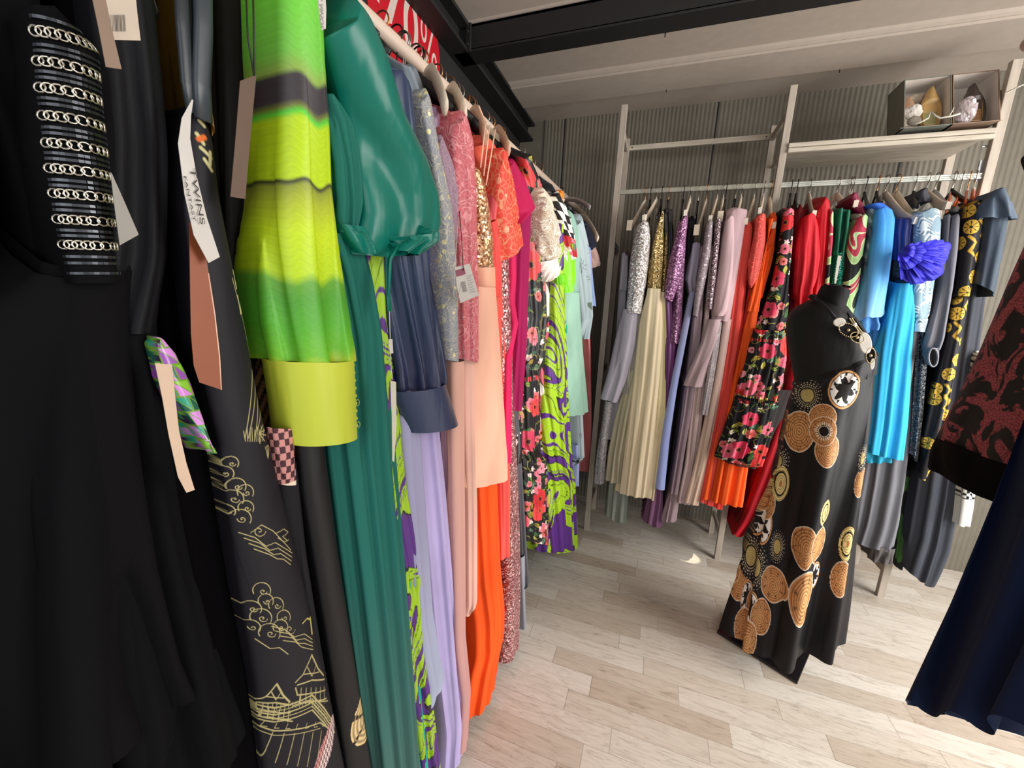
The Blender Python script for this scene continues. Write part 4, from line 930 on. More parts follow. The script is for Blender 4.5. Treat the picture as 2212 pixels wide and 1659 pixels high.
at = o_at[gr[1][2].name]
for k in range(9):
    p, n_ = at(.08 + k * .1, .93); nn = p + n_ * .003
    if k in (5, 8): MB().tube([nn + np.array([.0, .004 * math.cos(g) + .005, .005 * math.sin(g)]) for g in np.linspace(0, 2 * PI, 11)[:-1]], .0007, 5, closed=True).build('loop', satin('bcc63a', .5), gr[1][2], True)
    MB().ball(nn, .0032).build('button', satin('c6d040', .4), gr[1][2], True)
tl = satin('046e5e', .36); teal = cloth('23695f', .75, .2, grad=(1.5, .2, [(0, '1f6a5c'), (.5, '22685f'), (1, '4b6a64')]), key='teal_chiffon')
tg = garment('ball_gown', 'emerald gown with big satin puff sleeve beside the lime sleeve', 'dress', PL, [
    ('skirt', teal, [(705, 500), (740, 750), (712, 985), (745, 1250), (800, 1659)], [(770, 505), (800, 580), (822, 700), (848, 900), (872, 1200), (893, 1480), (905, 1659)], bd(off=.005, zb=.1, fold=(.004, .011), fw=.034, rows=140, cols=90, close=False, nose=.5, drift=.5)),
    ('lining', cloth('18a48a', .6, .3, key='bright_teal'), [.05, .05], [(800, 600), (852, 760), (868, 980), (893, 1350), (922, 1659)], bd(off=-.012, zb=.1)),
    ('bodice', teal, [(700, 190), (712, 300), (722, 400), (745, 500)], [(730, 205), (762, 262), (776, 350), (780, 430), (772, 500)], sl(off=.02, D=.2, fold=(.002, .005), fw=.02, pinch=[(.97, .04, .001)], rows=80, cols=60)),
    ('ruffle', tl, [(740, 480), (760, 520), (785, 545)], [(790, 490), (806, 520), (812, 548)], sl(off=.026, D=.1, fold=(.004, .006), fw=.03, close=False)),
    ('puff_sleeve', tl, [(700, 30), (722, 120), (752, 220), (776, 330), (788, 440), (800, 545)], [(790, -12), (835, 90), (872, 220), (925, 320), (952, 405), (958, 468), (945, 520), (915, 545)],
     sl(off=.05, D=.2, fold=(.006, .030, .034), fw=.16, rows=110, cols=90, nose=.85, sharp=1., close=True, drift=.8)),
    ('sleeve_gather', tl, [(850, 500), (868, 520), (872, 540)], [(948, 488), (944, 515), (905, 550)], sl(off=.062, D=.10, fold=(.004, .01), fw=.035, rows=50, cols=60, close=True))], GL,
    dict(kind='wood', what='carrying the emerald puff sleeve gown', zn=1.80))
strap('strap', tl, tg[0], PL, [(838, 545), (838, 620), (841, 672)], .04, (.0045, .0015)); strap('strap', tl, tg[0], PL, [(862, 530), (844, 560), (840, 640)], .045, (.003, .001))
garment('printed_gown', 'narrow tiered lime and purple swirl gown next to the emerald skirt', 'dress', PL, [
    ('gown', prs, [.05, .06], [(832, 540), (838, 700), (862, 900), (884, 1080), (905, 1200), (915, 1400), (930, 1500), (948, 1659)], bd(zt=1.6, zb=.1, off=-.004, paint=p_swirl(2, sc=.75), rows=500, cols=70, fold=(.001, .006), fw=.03, pinch=[(.58, .01, .006), (.78, .01, .006)]))], GL,
    dict(kind='black', what='carrying the narrow swirl gown', zn=1.80))
nb = satin('323c58', .38); nv = garment('evening_gown', 'navy satin gown with long gathered sleeve and buttoned cuff', 'dress', PL, [
    ('bodice', cloth('4b5c86', .6, .3), [.05, .05], [(868, 160), (898, 215), (922, 330), (930, 560), (935, 640)], bd(off=-.012, D=.36, rows=60)),
    ('sleeve', satin('2b3654', .36, grad=(1.4, 1.1, [(0, '2d3b58'), (.5, '232f4c'), (1, '2b2a48')])), [(838, 520), (845, 600), (850, 700), (858, 800), (862, 862)], [(922, 500), (932, 600), (948, 700), (962, 790), (964, 832)], sl(off=.03, D=.12, zt=1.62, fold=(.001, .004, .009), fw=.035, rows=90, cols=70, pinch=[(.97, .03, .002)])),
    ('cuff', nb, [(862, 862), (876, 905), (892, 957)], [(963, 832), (977, 875), (992, 926)], sl(off=.035, D=.09, fold=(.0004, .001), fw=.15, close=False))], GL,
    dict(kind='black', what='carrying the navy satin gown', zn=1.80))
lav = cloth('b3a5d0', .8, .2); pal = cloth('a9b0c6', .8, .2, grad=(.9, .3, [(0, '9f9cba'), (1, 'a4acc0')]), key='pale_grey_lav')
garment('evening_gown', 'pale blue grey chiffon gown hanging just left of the lavender one', 'dress', PL, [
    ('skirt', pal, [.05, .06], [(900, 700), (908, 950), (922, 1150), (935, 1330), (952, 1440), (960, 1478), (952, 1505)], bd(zt=1.3, off=.0, fold=(.001, .006), fw=.06))], GL, None)
garment('evening_gown', 'long lavender chiffon gown with wrinkled hem', 'dress', PL, [
    ('skirt', lav, [.07, .075], [(930, 700), (950, 950), (962, 1070), (978, 1270), (992, 1450), (1002, 1560), (998, 1628)], bd(zt=1.5, off=-.002, zb=.03, fold=(.004, .008), fw=.045, hem=.5, rows=120, cols=60))], GL,
    dict(kind='black', what='carrying the lavender gown', zn=1.79))
garment('evening_gown', 'slim dusky plum gown wedged right of the lavender gown', 'dress', PL, [
    ('skirt', cloth('7a5a68', .8, .2), [.02, .025], [(955, 800), (968, 1000), (985, 1250), (1000, 1500), (1004, 1590)], bd(zt=1.5, off=-.015))], GL, None)
sg_ = garment('lace_gown', 'sheer silver grey gown with gold thread lace sleeve', 'dress', PL, [
    ('bodice', cloth('8e98a0', .7, .3, alpha=.85, key='grey_mesh'), [.03, .04], [(893, 150), (905, 185), (930, 260), (945, 330), (965, 450)], bd(off=.0, D=.3)),
    ('collar', cloth('7d868e', .7, .3, alpha=.9, key='grey_mesh2'), [(866, 145), (866, 170), (885, 205)], [(900, 138), (910, 160), (920, 195)], sl(off=-.08, D=.14, fold=(.0005, .001))),
    ('sleeve', lace('b9b4a4', '8a8c94', 34, glint='d9cfa0', width=.08), [(905, 200), (932, 320), (946, 430), (952, 540), (957, 650), (966, 780)], [(928, 190), (950, 320), (975, 440), (984, 540), (988, 650), (990, 785)], sl(off=.024, D=.1, fold=(.0006, .002), fw=.03, rows=90))], GL,
    dict(kind='wood', what='with rounded end above the silver grey lace sleeve', neck=(915, 178), end=(962, 232)))
ml = garment('lace_gown', 'mauve lace gown with short puffed lace sleeve', 'dress', PL, [
    ('sleeve', lace('b79aa6', '8c6f80', 45), [(948, 300), (952, 400), (958, 480), (965, 560)], [(955, 290), (982, 350), (994, 415), (988, 500), (974, 572)], sl(off=.012, D=.12, fold=(.0006, .002), fw=.03)),
    ('bodice', satin('a98ba4'), [.03, .04], [(948, 235), (960, 300), (975, 450), (985, 700)], bd(off=-.025, D=.36)),
    ('skirt', cloth('d9a598', .8), [.03, .04], [(985, 560), (990, 800), (1003, 1000), (1005, 1200)], bd(off=-.03, close=False))], GL, None)
co = cloth('d98a80', .75, .2); pk = garment('lace_gown', 'coral pink gown with long corded lace sleeve, hanging left of the peach skirt', 'dress', PL, [
    ('bodice', cloth('bf6a66', .75), [.05, .05], [(978, 245), (995, 262), (1010, 400), (1010, 800)], bd(off=-.014, D=.38)),
    ('sleeve', lace('e08c90', 'c25a62', 30, width=.1), [(985, 250), (984, 380), (990, 480), (994, 600), (1000, 780)], [(1008, 238), (1024, 290), (1030, 400), (1031, 500), (1034, 640), (1034, 788)], sl(off=.026, D=.1, fold=(.0006, .003), fw=.022, rows=110, cols=44)),
    ('skirt', cloth('dba397', .8, .2, grad=(1.2, .3, [(0, 'e0ad9a'), (1, 'c08f8c')]), key='blush_col'), [.05, .05], [(1003, 780), (1003, 1000), (1005, 1200), (1006, 1380), (1018, 1500), (1014, 1562)], bd(off=.008, fold=(.001, .005), fw=.04, zb=.06, close=False))], GL,
    dict(kind='wood', what='with curved end above the coral lace sleeve', neck=(962, 190), end=(1003, 248)))
pc_ = cloth('f0b79c', .75, .2, key='peach'); pg = garment('evening_gown', 'peach gown with gold sequin bodice and smooth short skirt', 'dress', PL, [
    ('bodice', sequin('d8a070', 'fff0d0', 240, .7, lo=.5), [(1028, 365), (1030, 450), (1034, 520), (1034, 577)], [(1035, 362), (1046, 385), (1058, 450), (1066, 520), (1069, 577)], sl(off=.015, D=.3, fold=(.0005, .002), rows=60)),
    ('waistband', satin('f0b090', .5), [(1033, 575), (1034, 625)], [(1070, 574), (1071, 623)], sl(off=.018, D=.3, fold=(.0003, .0005), rows=16, close=False)),
    ('skirt', pc_, [(1034, 620), (1020, 760), (1006, 920), (1001, 1082)], [(1071, 620), (1082, 750), (1092, 900), (1097, 1000), (1097, 1052)], bd(off=.025, D=.42, fold=(.0005, .004), fw=.16, nose=.35, rows=90, cols=60, close=False))], GL,
    dict(kind='peach', what='with rounded end above the gold sequin bodice', neck=(1012, 248), end=(1048, 300)))
for (a_, b_) in (((1034, 228), (1048, 262)), ((1050, 262), (1038, 362)), ((1058, 270), (1045, 380)), ((1070, 280), (1050, 400))): strap('strap', satin('e8b498'), pg[0], PL, [a_, ((a_[0] + b_[0]) / 2, (a_[1] + b_[1]) / 2), b_], .02, (.0025, .001))
garment('evening_gown', 'blush chiffon gown showing below the peach skirt', 'dress', PL, [
    ('skirt', cloth('dfae9e', .8), [.04, .04], [(1025, 900), (1030, 1100), (1030, 1310), (1026, 1316)], bd(zt=1.5, off=.008, D=.38, fold=(.001, .004), hem=.4))], GL, None)
garment('evening_gown', 'bright orange chiffon gown showing below the peach skirt', 'dress', PL, [
    ('skirt', cloth('f4551a', .75, .2), [.14, .16], [(1071, 900), (1074, 1060), (1079, 1230), (1087, 1320), (1086, 1385), (1078, 1412)], bd(zt=1.5, off=.0, zb=.05, fold=(.004, .009), fw=.045, rows=90, cols=60, hem=.2)),
    ('lining', cloth('d9806e', .8), [.05, .06], [(1064, 1380), (1058, 1415), (1054, 1437)], bd(off=-.03, close=False, hem=.6))], GL,
    dict(kind='black', what='carrying the orange chiffon gown', zn=1.80))
rc = garment('evening_gown', 'coral red gown with ruched bodice and neck ruffle', 'dress', PL, [
    ('ruffle', cloth('e8644e', .6), [(1032, 305), (1034, 340), (1044, 380)], [(1060, 290), (1080, 320), (1086, 375)], sl(off=.0, D=.16, fold=(.004, .008), fw=.05)),
    ('bodice', cloth('e04e48', .7), [(1058, 475), (1062, 560), (1066, 640)], [(1074, 466), (1083, 500), (1084, 640)], sl(off=.01, D=.3, fold=(.001, .002), fw=.008, rows=90)),
    ('skirt', cloth('e2564c', .75), [.05, .06], [(1085, 640), (1090, 760), (1097, 900), (1100, 1060), (1100, 1200)], bd(off=.0, fold=(.002, .006), fw=.03, close=False)),
    ('sash', cloth('df5a62', .6), [(1068, 400), (1064, 440), (1060, 475)], [(1082, 330), (1078, 400), (1070, 470)], sl(off=.012, D=.05))], GL,
    dict(kind='peach', what='with curved end above the coral neck ruffle', neck=(1060, 292), end=(1098, 325)))
cf = garment('embroidered_dress', 'coral dress with flower embroidered short sleeve', 'dress', PL, [
    ('sleeve', lace('e8906a', 'e0402c', 20, glint='f0a080', width=.05), [(1084, 350), (1080, 420), (1078, 490), (1084, 562)], [(1090, 318), (1108, 360), (1120, 430), (1131, 512)], sl(off=.035, D=.13, fold=(.0008, .003), fw=.06)),
    ('body', cloth('e6463c', .7), [.05, .05], [(1098, 330), (1110, 500), (1108, 640), (1106, 800), (1108, 1000)], bd(zt=1.66, off=-.004))], GL,
    dict(kind='black', what='carrying the coral embroidered dress', zn=1.80))
garment('sequin_gown', 'dusty rose sequin gown reaching almost to the floor', 'dress', PL, [
    ('gown', sequin('b06a6c', 'ffe0dc', 230, .55, lo=.35), [.04, .09, .12], [(1098, 500), (1102, 640), (1108, 800), (1116, 980), (1122, 1130), (1124, 1280), (1120, 1388)], bd(zt=1.62, off=.006, zb=.045, fold=(.001, .004), fw=.06, rows=90, cols=50))], GL,
    dict(kind='wood', what='carrying the rose sequin gown', zn=1.79))
garment('evening_gown', 'hot pink gown with folded peplum beside the magenta one', 'dress', PL, [
    ('gown', cloth('d81f5c', .7), [.03, .035], [(1112, 480), (1116, 600), (1112, 650), (1120, 700), (1106, 770), (1104, 1000)], bd(zt=1.6, off=.012, smooth=0))], GL, None)
mg = cloth('9c1450', .75, .2); garment('evening_gown', 'magenta gown with flared short sleeve and pleated skirt', 'dress', PL, [
    ('sleeve', cloth('b8124e', .7), [(1100, 350), (1100, 420), (1104, 455), (1124, 482)], [(1112, 342), (1134, 375), (1158, 432), (1128, 480)], sl(off=.04, D=.14, fold=(.0006, .002), fw=.1, smooth=1)),
    ('skirt', mg, [(1105, 450), (1106, 650), (1103, 892)], [(1148, 420), (1142, 560), (1135, 750), (1124, 893)], bd(off=.012, fold=(.003, .006), fw=.026, zt=1.6, rows=80, cols=60)),
    ], GL, dict(kind='black', what='carrying the magenta gown', zn=1.80))
fl1 = p_floral(21, .05, 1., bands=((1.075, .008, 'd23a44'), (.80, .007, '2c2620'))); garment('floral_gown', 'black tiered gown with red poppies and pink blooms', 'dress', PL, [
    ('gown', prs, [(1138, 470), (1140, 700), (1128, 800), (1128, 1000), (1116, 1030), (1114, 1120), (1122, 1210)], [(1150, 352), (1170, 380), (1182, 480), (1182, 600), (1186, 700), (1176, 790), (1166, 810), (1166, 1000), (1180, 1012), (1182, 1120), (1180, 1212)], bd(zt=1.69, off=.012, paint=fl1, rows=620, cols=120, fold=(.001, .005), fw=.03, smooth=10, pinch=[(.47, .01, .003), (.72, .01, .003)]))], GL,
    dict(kind='wood', what='carrying the poppy print gown', zn=1.80))
garment('floral_gown', 'second dark floral gown just left of the poppy gown', 'dress', PL, [
    ('gown', prs, [.04, .05], [(1138, 420), (1146, 600), (1136, 820), (1128, 900), (1126, 1000)], bd(zt=1.66, off=-.02, paint=p_floral(33, .04, .9, '17100f'), rows=260, cols=60))], GL, None)
garment('evening_gown', 'charcoal chiffon gown below the poppy gown hem', 'dress', PL, [
    ('skirt', cloth('5a5a60', .8, alpha=.9, key='char_sheer'), [.03, .04], [(1132, 1100), (1138, 1200), (1143, 1262), (1138, 1268)], bd(zt=1.3, off=-.02, hem=.3)),
    ('lining', cloth('8f8f98', .8), [.03, .03], [(1133, 1200), (1137, 1300), (1139, 1362)], bd(off=-.022, zb=.03, close=False))], GL, None)
garment('lace_blouse', 'cream lace blouse with scalloped short sleeve', 'blouse', PL, [
    ('sleeve', lace('f4ecdc', 'b9a58c', 40, width=.11), [(1176, 440), (1180, 500), (1184, 540), (1190, 565)], [(1184, 425), (1203, 455), (1214, 500), (1224, 535)], sl(off=.055, D=.12, fold=(.001, .006), fw=.035, hem=.5)),
    ('collar', satin('e0d3bc'), [(1168, 415), (1168, 440), (1176, 452)], [(1178, 404), (1196, 415), (1203, 436)], sl(off=.04, D=.1, fold=(.001, .002), fw=.05)),
    ('frill', cloth('eee4d6', .8), [(1178, 560), (1186, 590), (1192, 608)], [(1222, 535), (1214, 560), (1208, 580)], sl(off=.05, D=.1, fold=(.003, .006), fw=.012, close=False)),
    ('body', cloth('e8dccb', .8), [.04, .04], [(1180, 420), (1188, 600), (1188, 690)], bd(off=-.01))], GL,
    dict(kind='peach', what='carrying the cream lace blouse', zn=1.80))
garment('printed_gown', 'black, red and white picture print gown with checks', 'dress', PL, [
    ('shoulder', cloth('16171c', .7, key='blk_sh'), [(1160, 392), (1180, 400), (1190, 425)], [(1172, 378), (1195, 392), (1208, 420)], sl(off=.0, D=.16)),
    ('gown', prs, [(1162, 690), (1164, 800), (1162, 900), (1170, 1032)], [(1196, 640), (1196, 800), (1204, 950), (1206, 1030)], bd(zt=1.6, off=.02, paint=p_art, rows=320, cols=90))], GL,
    dict(kind='black', what='carrying the picture print gown', zn=1.80))
garment('printed_dress', 'dress with checkerboard shoulder, red flowers and white piping', 'dress', PL, [
    ('sleeve', prs, [(1204, 420), (1212, 480), (1218, 560)], [(1208, 412), (1226, 440), (1240, 490), (1246, 548)], sl(off=.06, D=.13, paint=p_checkflor, rows=160, cols=90, fold=(.001, .006), fw=.03)),
    ('badge', plain('e8821c', .5, key='orange_badge'), [(1205, 412), (1206, 424)], [(1217, 410), (1219, 424)], sl(off=.0, D=.03, rows=14, cols=14, fold=(0, 0))),
    ('body', prs, [.03, .03], [(1205, 560), (1210, 700), (1214, 900), (1214, 1020)], bd(off=.02, paint=p_floral(71, .03, 1., 'e9e4dc', reds=('d8222a', 'e46070', '1a1518')), rows=240, cols=60, close=False))], GL,
    dict(kind='wood', what='carrying the checkerboard shoulder dress', zn=1.79))
garment('blouse', 'leopard spot scarf top beside the checkerboard dress', 'blouse', PL, [('body', prs, [.02, .02], [(1196, 620), (1200, 700), (1204, 760)], bd(off=.028, paint=p_leopard, rows=160, cols=40, D=.3, zt=1.5))], GL, None)
garment('blouse', 'lime green blouse with rosette ruffle, under the checkerboard sleeve', 'blouse', PL, [
    ('body', satin('7fe01c', .45), [(1206, 552), (1208, 600), (1216, 634)], [(1238, 535), (1242, 590), (1238, 625)], sl(off=.055, D=.16, fold=(.002, .008), fw=.03, zt=1.54)),
    ('rosette', satin('72cc18', .4), [(1208, 590), (1210, 612), (1218, 632)], [(1222, 590), (1226, 612), (1226, 632)], sl(off=.062, D=.05, fold=(.002, .006), fw=.008, rows=40))], GL, None)
garment('blouse', 'yellow and black printed top beside the mint gown', 'blouse', PL, [('body', prs, [.03, .035], [(1214, 560), (1219, 640), (1221, 720), (1212, 775)], bd(off=.03, paint=p_yellow, rows=200, cols=60, D=.34, zt=1.6))], GL, None)
garment('evening_gown', 'emerald slip dress sliver between yellow top and mint gown', 'dress', PL, [('body', cloth('1fa884', .7), [.03, .03], [(1222, 560), (1226, 640), (1224, 720)], bd(off=.02, D=.34, zt=1.6))], GL, None)
garment('printed_gown', 'tiered lime and purple swirl gown with scalloped black border', 'dress', PL, [
    ('gown', prs, [(1195, 760), (1180, 1010), (1184, 1040), (1172, 1150), (1180, 1262)], [(1222, 740), (1226, 900), (1234, 1040), (1240, 1060), (1243, 1150), (1244, 1218)], bd(off=.055, zt=1.55, paint=p_swirl(5, sc=.58), rows=420, cols=150, fold=(.002, .009), fw=.05, D=.46, nose=.45, pinch=[(.58, .01, .006)], hem=.3, smooth=6))], GL,
    dict(kind='black', what='carrying the tiered swirl gown', zn=1.80))
garment('evening_gown', 'mint green gown with draped shoulder near the back corner', 'dress', PL, [
    ('bodice', cloth('8fb5a4', .75), [(1222, 470), (1228, 560), (1224, 640)], [(1238, 452), (1250, 480), (1254, 540), (1250, 640)], sl(off=.035, D=.3, fold=(.002, .003), fw=.012, rows=70)),
    ('skirt', cloth('98c0ac', .75), [(1222, 630), (1222, 780), (1222, 922)], [(1252, 630), (1262, 780), (1270, 898)], bd(off=.045, D=.42, fold=(.0006, .006), fw=.1, nose=.4, close=False))], GL,
    dict(kind='clear', what='with a bare curved end above the mint gown', neck=(1215, 425), end=(1274, 448)))
garment('chiffon_gown', 'sheer grey flower print gown with balloon sleeve', 'dress', PL, [
    ('sleeve', printed(.7), [(1250, 480), (1254, 560), (1256, 650), (1264, 734)], [(1258, 462), (1272, 510), (1278, 600), (1281, 680), (1272, 732)], sl(off=.03, D=.14, paint=p_grey, rows=180, cols=80, fold=(.001, .008), fw=.03, pinch=[(.98, .02, .002)])),
    ('skirt', printed(.7), [.05, .07], [(1256, 700), (1258, 850), (1262, 990), (1250, 1000)], bd(off=.02, paint=p_grey, rows=160, cols=60, close=False, hem=.3))], GL,
    dict(kind='peach', what='carrying the sheer grey flower gown', zn=1.79))
garment('blouse', 'navy cap sleeve top at the far end of the left rail', 'blouse', PL, [('sleeve', cloth('14182a', .7), [(1264, 490), (1270, 515), (1272, 542)], [(1270, 478), (1282, 500), (1288, 520)], sl(off=.02, D=.1, smooth=0)), ('body', cloth('14182a', .7), [.03, .03], [(1268, 500), (1270, 600), (1268, 720)], bd(off=-.02, D=.36))], GL, None)
garment('blouse', 'light blue shirt sliver at the far end of the left rail', 'blouse', PL, [('body', cloth('93a8d4', .75), [(1268, 540), (1272, 600), (1278, 660)], [(1276, 530), (1282, 600), (1288, 662)], sl(off=.012, D=.3)), ('tail', cloth('9aa4d0', .75), [.03, .03], [(1248, 960), (1252, 1000), (1250, 1050)], bd(off=-.0, close=False))], GL, None)
garment('lace_blouse', 'dusty pink lace blouse, last piece on the left rail', 'blouse', PL, [('sleeve', lace('c9a8a0', 'a8867e', 40), [(1272, 530), (1278, 560), (1280, 578)], [(1282, 515), (1293, 540), (1299, 560)], sl(off=.0, D=.12, smooth=0)), ('body', cloth('d87a78', .75), [.02, .02], [(1272, 700), (1275, 760), (1277, 900), (1274, 1020)], bd(off=-.01, D=.36, zt=1.5))], GL,
    dict(kind='wood', what='at the very end of the left rail', neck=(1245, 470), end=(1291, 516)))

for i, (s_, k_, wtxt) in enumerate(((.30, 'black', 'just right of the lime gown, over the sale sign'), (.345, 'black', 'carrying the pale blue grey gown'), (.425, 'black', 'carrying the dusky plum gown'), (.50, 'black', 'carrying the mauve lace gown'), (.56, 'black', 'carrying the blush chiffon gown'), (.67, 'black', 'carrying the hot pink gown'), (.80, 'black', 'carrying the charcoal chiffon gown'), (.88, 'black', 'carrying the second dark floral gown'), (1.17, 'black', 'carrying the leopard spot top'), (1.26, 'black', 'carrying the yellow printed top'))):
    hanger(PL, k_, wtxt, s=s_, zn=1.79)

# ---------------------------------------------------------------- SHELVING RAIL, left to right
def rb(**k): d = dict(D=.40, sh=.03, fold=(.001, .006), fw=.035, rows=60, cols=36, nose=.7, comp=False); d.update(k); return d
def rs(**k): d = dict(D=.10, off=.02, fold=(.0006, .004), fw=.04, rows=50, cols=30, nose=.9, back=6, comp=False); d.update(k); return d
W = dict(kind='wood')
def wd(what, neck, end, clip=False, kind='wood'): return dict(kind=kind, what=what, neck=neck, end=end, clip=clip)
lil = cloth('9d96a2', .6, .35, key='lilac_grey')
g1, _ = garment('evening_gown', 'lilac grey satin gown nearest the left post of the shelving', 'dress', PR, [
    ('bodice', cloth('77737a', .7), [(1343, 545), (1340, 580), (1336, 625)], [(1357, 552), (1355, 590), (1352, 628)], rb(off=.0, D=.36)),
    ('skirt', cloth('7d7880', .7), [(1336, 620), (1330, 700), (1318, 850), (1300, 950)], [(1353, 620), (1350, 700), (1345, 850), (1335, 950)], rb(off=-.02, close=False)),
    ('overskirt', lil, [(1345, 668), (1326, 740), (1310, 812), (1297, 862)], [(1378, 668), (1374, 740), (1358, 815), (1333, 872)], rb(off=.02, fold=(.001, .008), fw=.06, nose=.5, close=False)),
    ('lace_panel', lace('b9b4b4', '7e7a7c', 42, width=.09), [(1306, 865), (1296, 930), (1288, 990), (1283, 1045)], [(1322, 870), (1314, 940), (1308, 1000), (1304, 1048)], rb(off=-.005, D=.3, close=False))],
    GR, wd('with a clip carrying the lilac grey satin gown', (1393, 437), (1360, 487), True))
garment('evening_gown', 'pale grey green chiffon gown hanging low under the cream tulle', 'dress', PR, [
    ('skirt', cloth('84897f', .8), [(1318, 1000), (1310, 1050), (1303, 1115)], [(1362, 1000), (1358, 1060), (1352, 1136)], rb(off=-.04, zt=1.3, fold=(.002, .01), fw=.04, hem=.4))], GR, None)
garment('sequin_dress', 'silver sequin dress with straight long sleeve', 'dress', PR, [
    ('sleeve', sequin('b0a7a2', 'ffffff', 210, .3, lo=.72), [(1377, 480), (1367, 520), (1359, 560), (1354, 620), (1350, 674)], [(1400, 474), (1405, 510), (1402, 560), (1394, 620), (1384, 678)], rs(off=.03, D=.12, fold=(.0006, .002), rows=70)),
    ('skirt', cloth('8f8a86', .7), [(1356, 660), (1350, 740), (1343, 850)], [(1388, 660), (1380, 740), (1370, 850)], rb(off=-.0, zt=1.7))],
    GR, wd('carrying the silver sequin dress', (1417, 435), (1392, 470)))
tul = cloth('d9c8a8', .85, .15, vary=.06, key='cream_tulle')
garment('tulle_gown', 'cream tulle gown with gold sequin bodice', 'dress', PR, [
    ('bodice', sequin('a88a50', 'ffe9b0', 250, .6, lo=.4), [(1430, 455), (1420, 490), (1408, 530), (1402, 575), (1399, 625)], [(1434, 455), (1434, 500), (1434, 545), (1431, 590), (1427, 626)], rb(off=.005, D=.34)),
    ('skirt', tul, [(1399, 622), (1380, 700), (1360, 830), (1340, 950), (1327, 1066)], [(1428, 624), (1432, 700), (1430, 830), (1424, 960), (1411, 1082)], rb(off=.02, D=.46, fold=(.002, .008), fw=.038, nose=.55, rows=110, cols=90, close=False, drift=1.6, sharp=.8)),
    ('underlayer', cloth('b3a98f', .85, alpha=.9, key='tulle_under'), [(1360, 800), (1330, 900), (1312, 980), (1305, 1040)], [(1385, 800), (1370, 900), (1356, 1000), (1350, 1050)], rb(off=.005, D=.4, fold=(.003, .01), fw=.03, close=False))],
    GR, wd('carrying the cream tulle gown', (1428, 436), (1418, 470), kind='black'))
garment('tulle_gown', 'champagne tulle gown with beaded straps, right of the cream one', 'dress', PR, [
    ('bodice', sequin('9a8250', 'f6e2b0', 250, .6, lo=.4), [(1430, 470), (1432, 560), (1428, 632)], [(1452, 478), (1446, 560), (1440, 635)], rb(off=-.02, D=.34)),
    ('skirt', cloth('d3c59c', .85, key='champ'), [(1427, 630), (1425, 740), (1418, 900), (1400, 1078)], [(1440, 632), (1447, 740), (1444, 900), (1411, 1082)] , rb(off=.0, D=.42, fold=(.002, .008), fw=.03, close=False, comp=False))], GR, None)
garment('leather_top', 'black shiny top with folded collar among the gold gowns', 'blouse', PR, [
    ('body', satin('17161a', .3), [(1432, 450), (1436, 500), (1440, 560)], [(1452, 450), (1454, 500), (1450, 560)], rb(off=-.012, D=.34, fold=(.003, .006), fw=.02))], GR, wd('holding the shiny black top', (1443, 437), (1440, 455), kind='black'))
garment('sequin_gown', 'plum purple sequin gown with banded sleeves', 'dress', PR, [
    ('sleeve', sequin('7c4a72', 'd8a0c8', 230, .3, lo=.6), [(1466, 475), (1457, 520), (1447, 555), (1440, 600), (1433, 642)], [(1488, 465), (1481, 520), (1476, 560), (1468, 610), (1452, 652)], rs(off=.03, D=.12, fold=(.0006, .003), rows=60)),
    ('body', sequin('6f4466', 'c890b8', 230, .3, lo=.6), [(1470, 540), (1460, 620), (1448, 740)], [(1482, 540), (1478, 620), (1470, 745)], rb(off=.01, zt=1.75)),
    ('skirt', satin('5f2560', .4), [(1434, 645), (1434, 740), (1436, 840), (1437, 900)], [(1452, 648), (1462, 740), (1452, 850), (1446, 900)], rb(off=.004, D=.38, fold=(.002, .004), fw=.02, close=False)),
    ('underskirt', cloth('6e4a66', .8, key='plum_sheer'), [(1410, 1000), (1398, 1080), (1385, 1125)], [(1436, 1000), (1432, 1080), (1428, 1145)], rb(off=-.02, D=.36, zt=1.4, fold=(.002, .01), hem=.4))],
    GR, wd('carrying the plum sequin gown', (1490, 433), (1481, 460)))
garment('jacket', 'black jacket hanging between the plum and lavender gowns', 'jacket', PR, [
    ('body', cloth('17161a', .8, key='blk_jk'), [(1484, 470), (1482, 520), (1478, 600)], [(1504, 466), (1500, 530), (1496, 620)], rb(off=-.03, D=.34))], GR, wd('holding the black jacket by the plum gown', (1475, 437), (1472, 460), kind='black'))
garment('evening_gown', 'grey lavender one shoulder gown with periwinkle skirt', 'dress', PR, [
    ('bodice', cloth('857f90', .7), [(1496, 523), (1488, 560), (1480, 602), (1490, 635)], [(1514, 523), (1512, 570), (1506, 610), (1502, 640)], rb(off=.005, D=.36, fold=(.003, .006), fw=.03)),
    ('skirt', cloth('8f97c8', .75, .25, grad=(1.6, .9, [(0, '7f7b90'), (.55, '8d90b4'), (1, '95a0d4')]), key='periw'), [(1490, 630), (1470, 720), (1448, 830), (1428, 940), (1412, 1054)], [(1502, 630), (1486, 720), (1462, 850), (1448, 950), (1437, 1062)], rb(off=.012, D=.40, fold=(.0006, .003), fw=.05, close=False))],
    GR, wd('with a clip carrying the lavender one shoulder gown', (1525, 437), (1505, 497), True))
mv = lace('a59a9c', '6f6066', 44, width=.1)
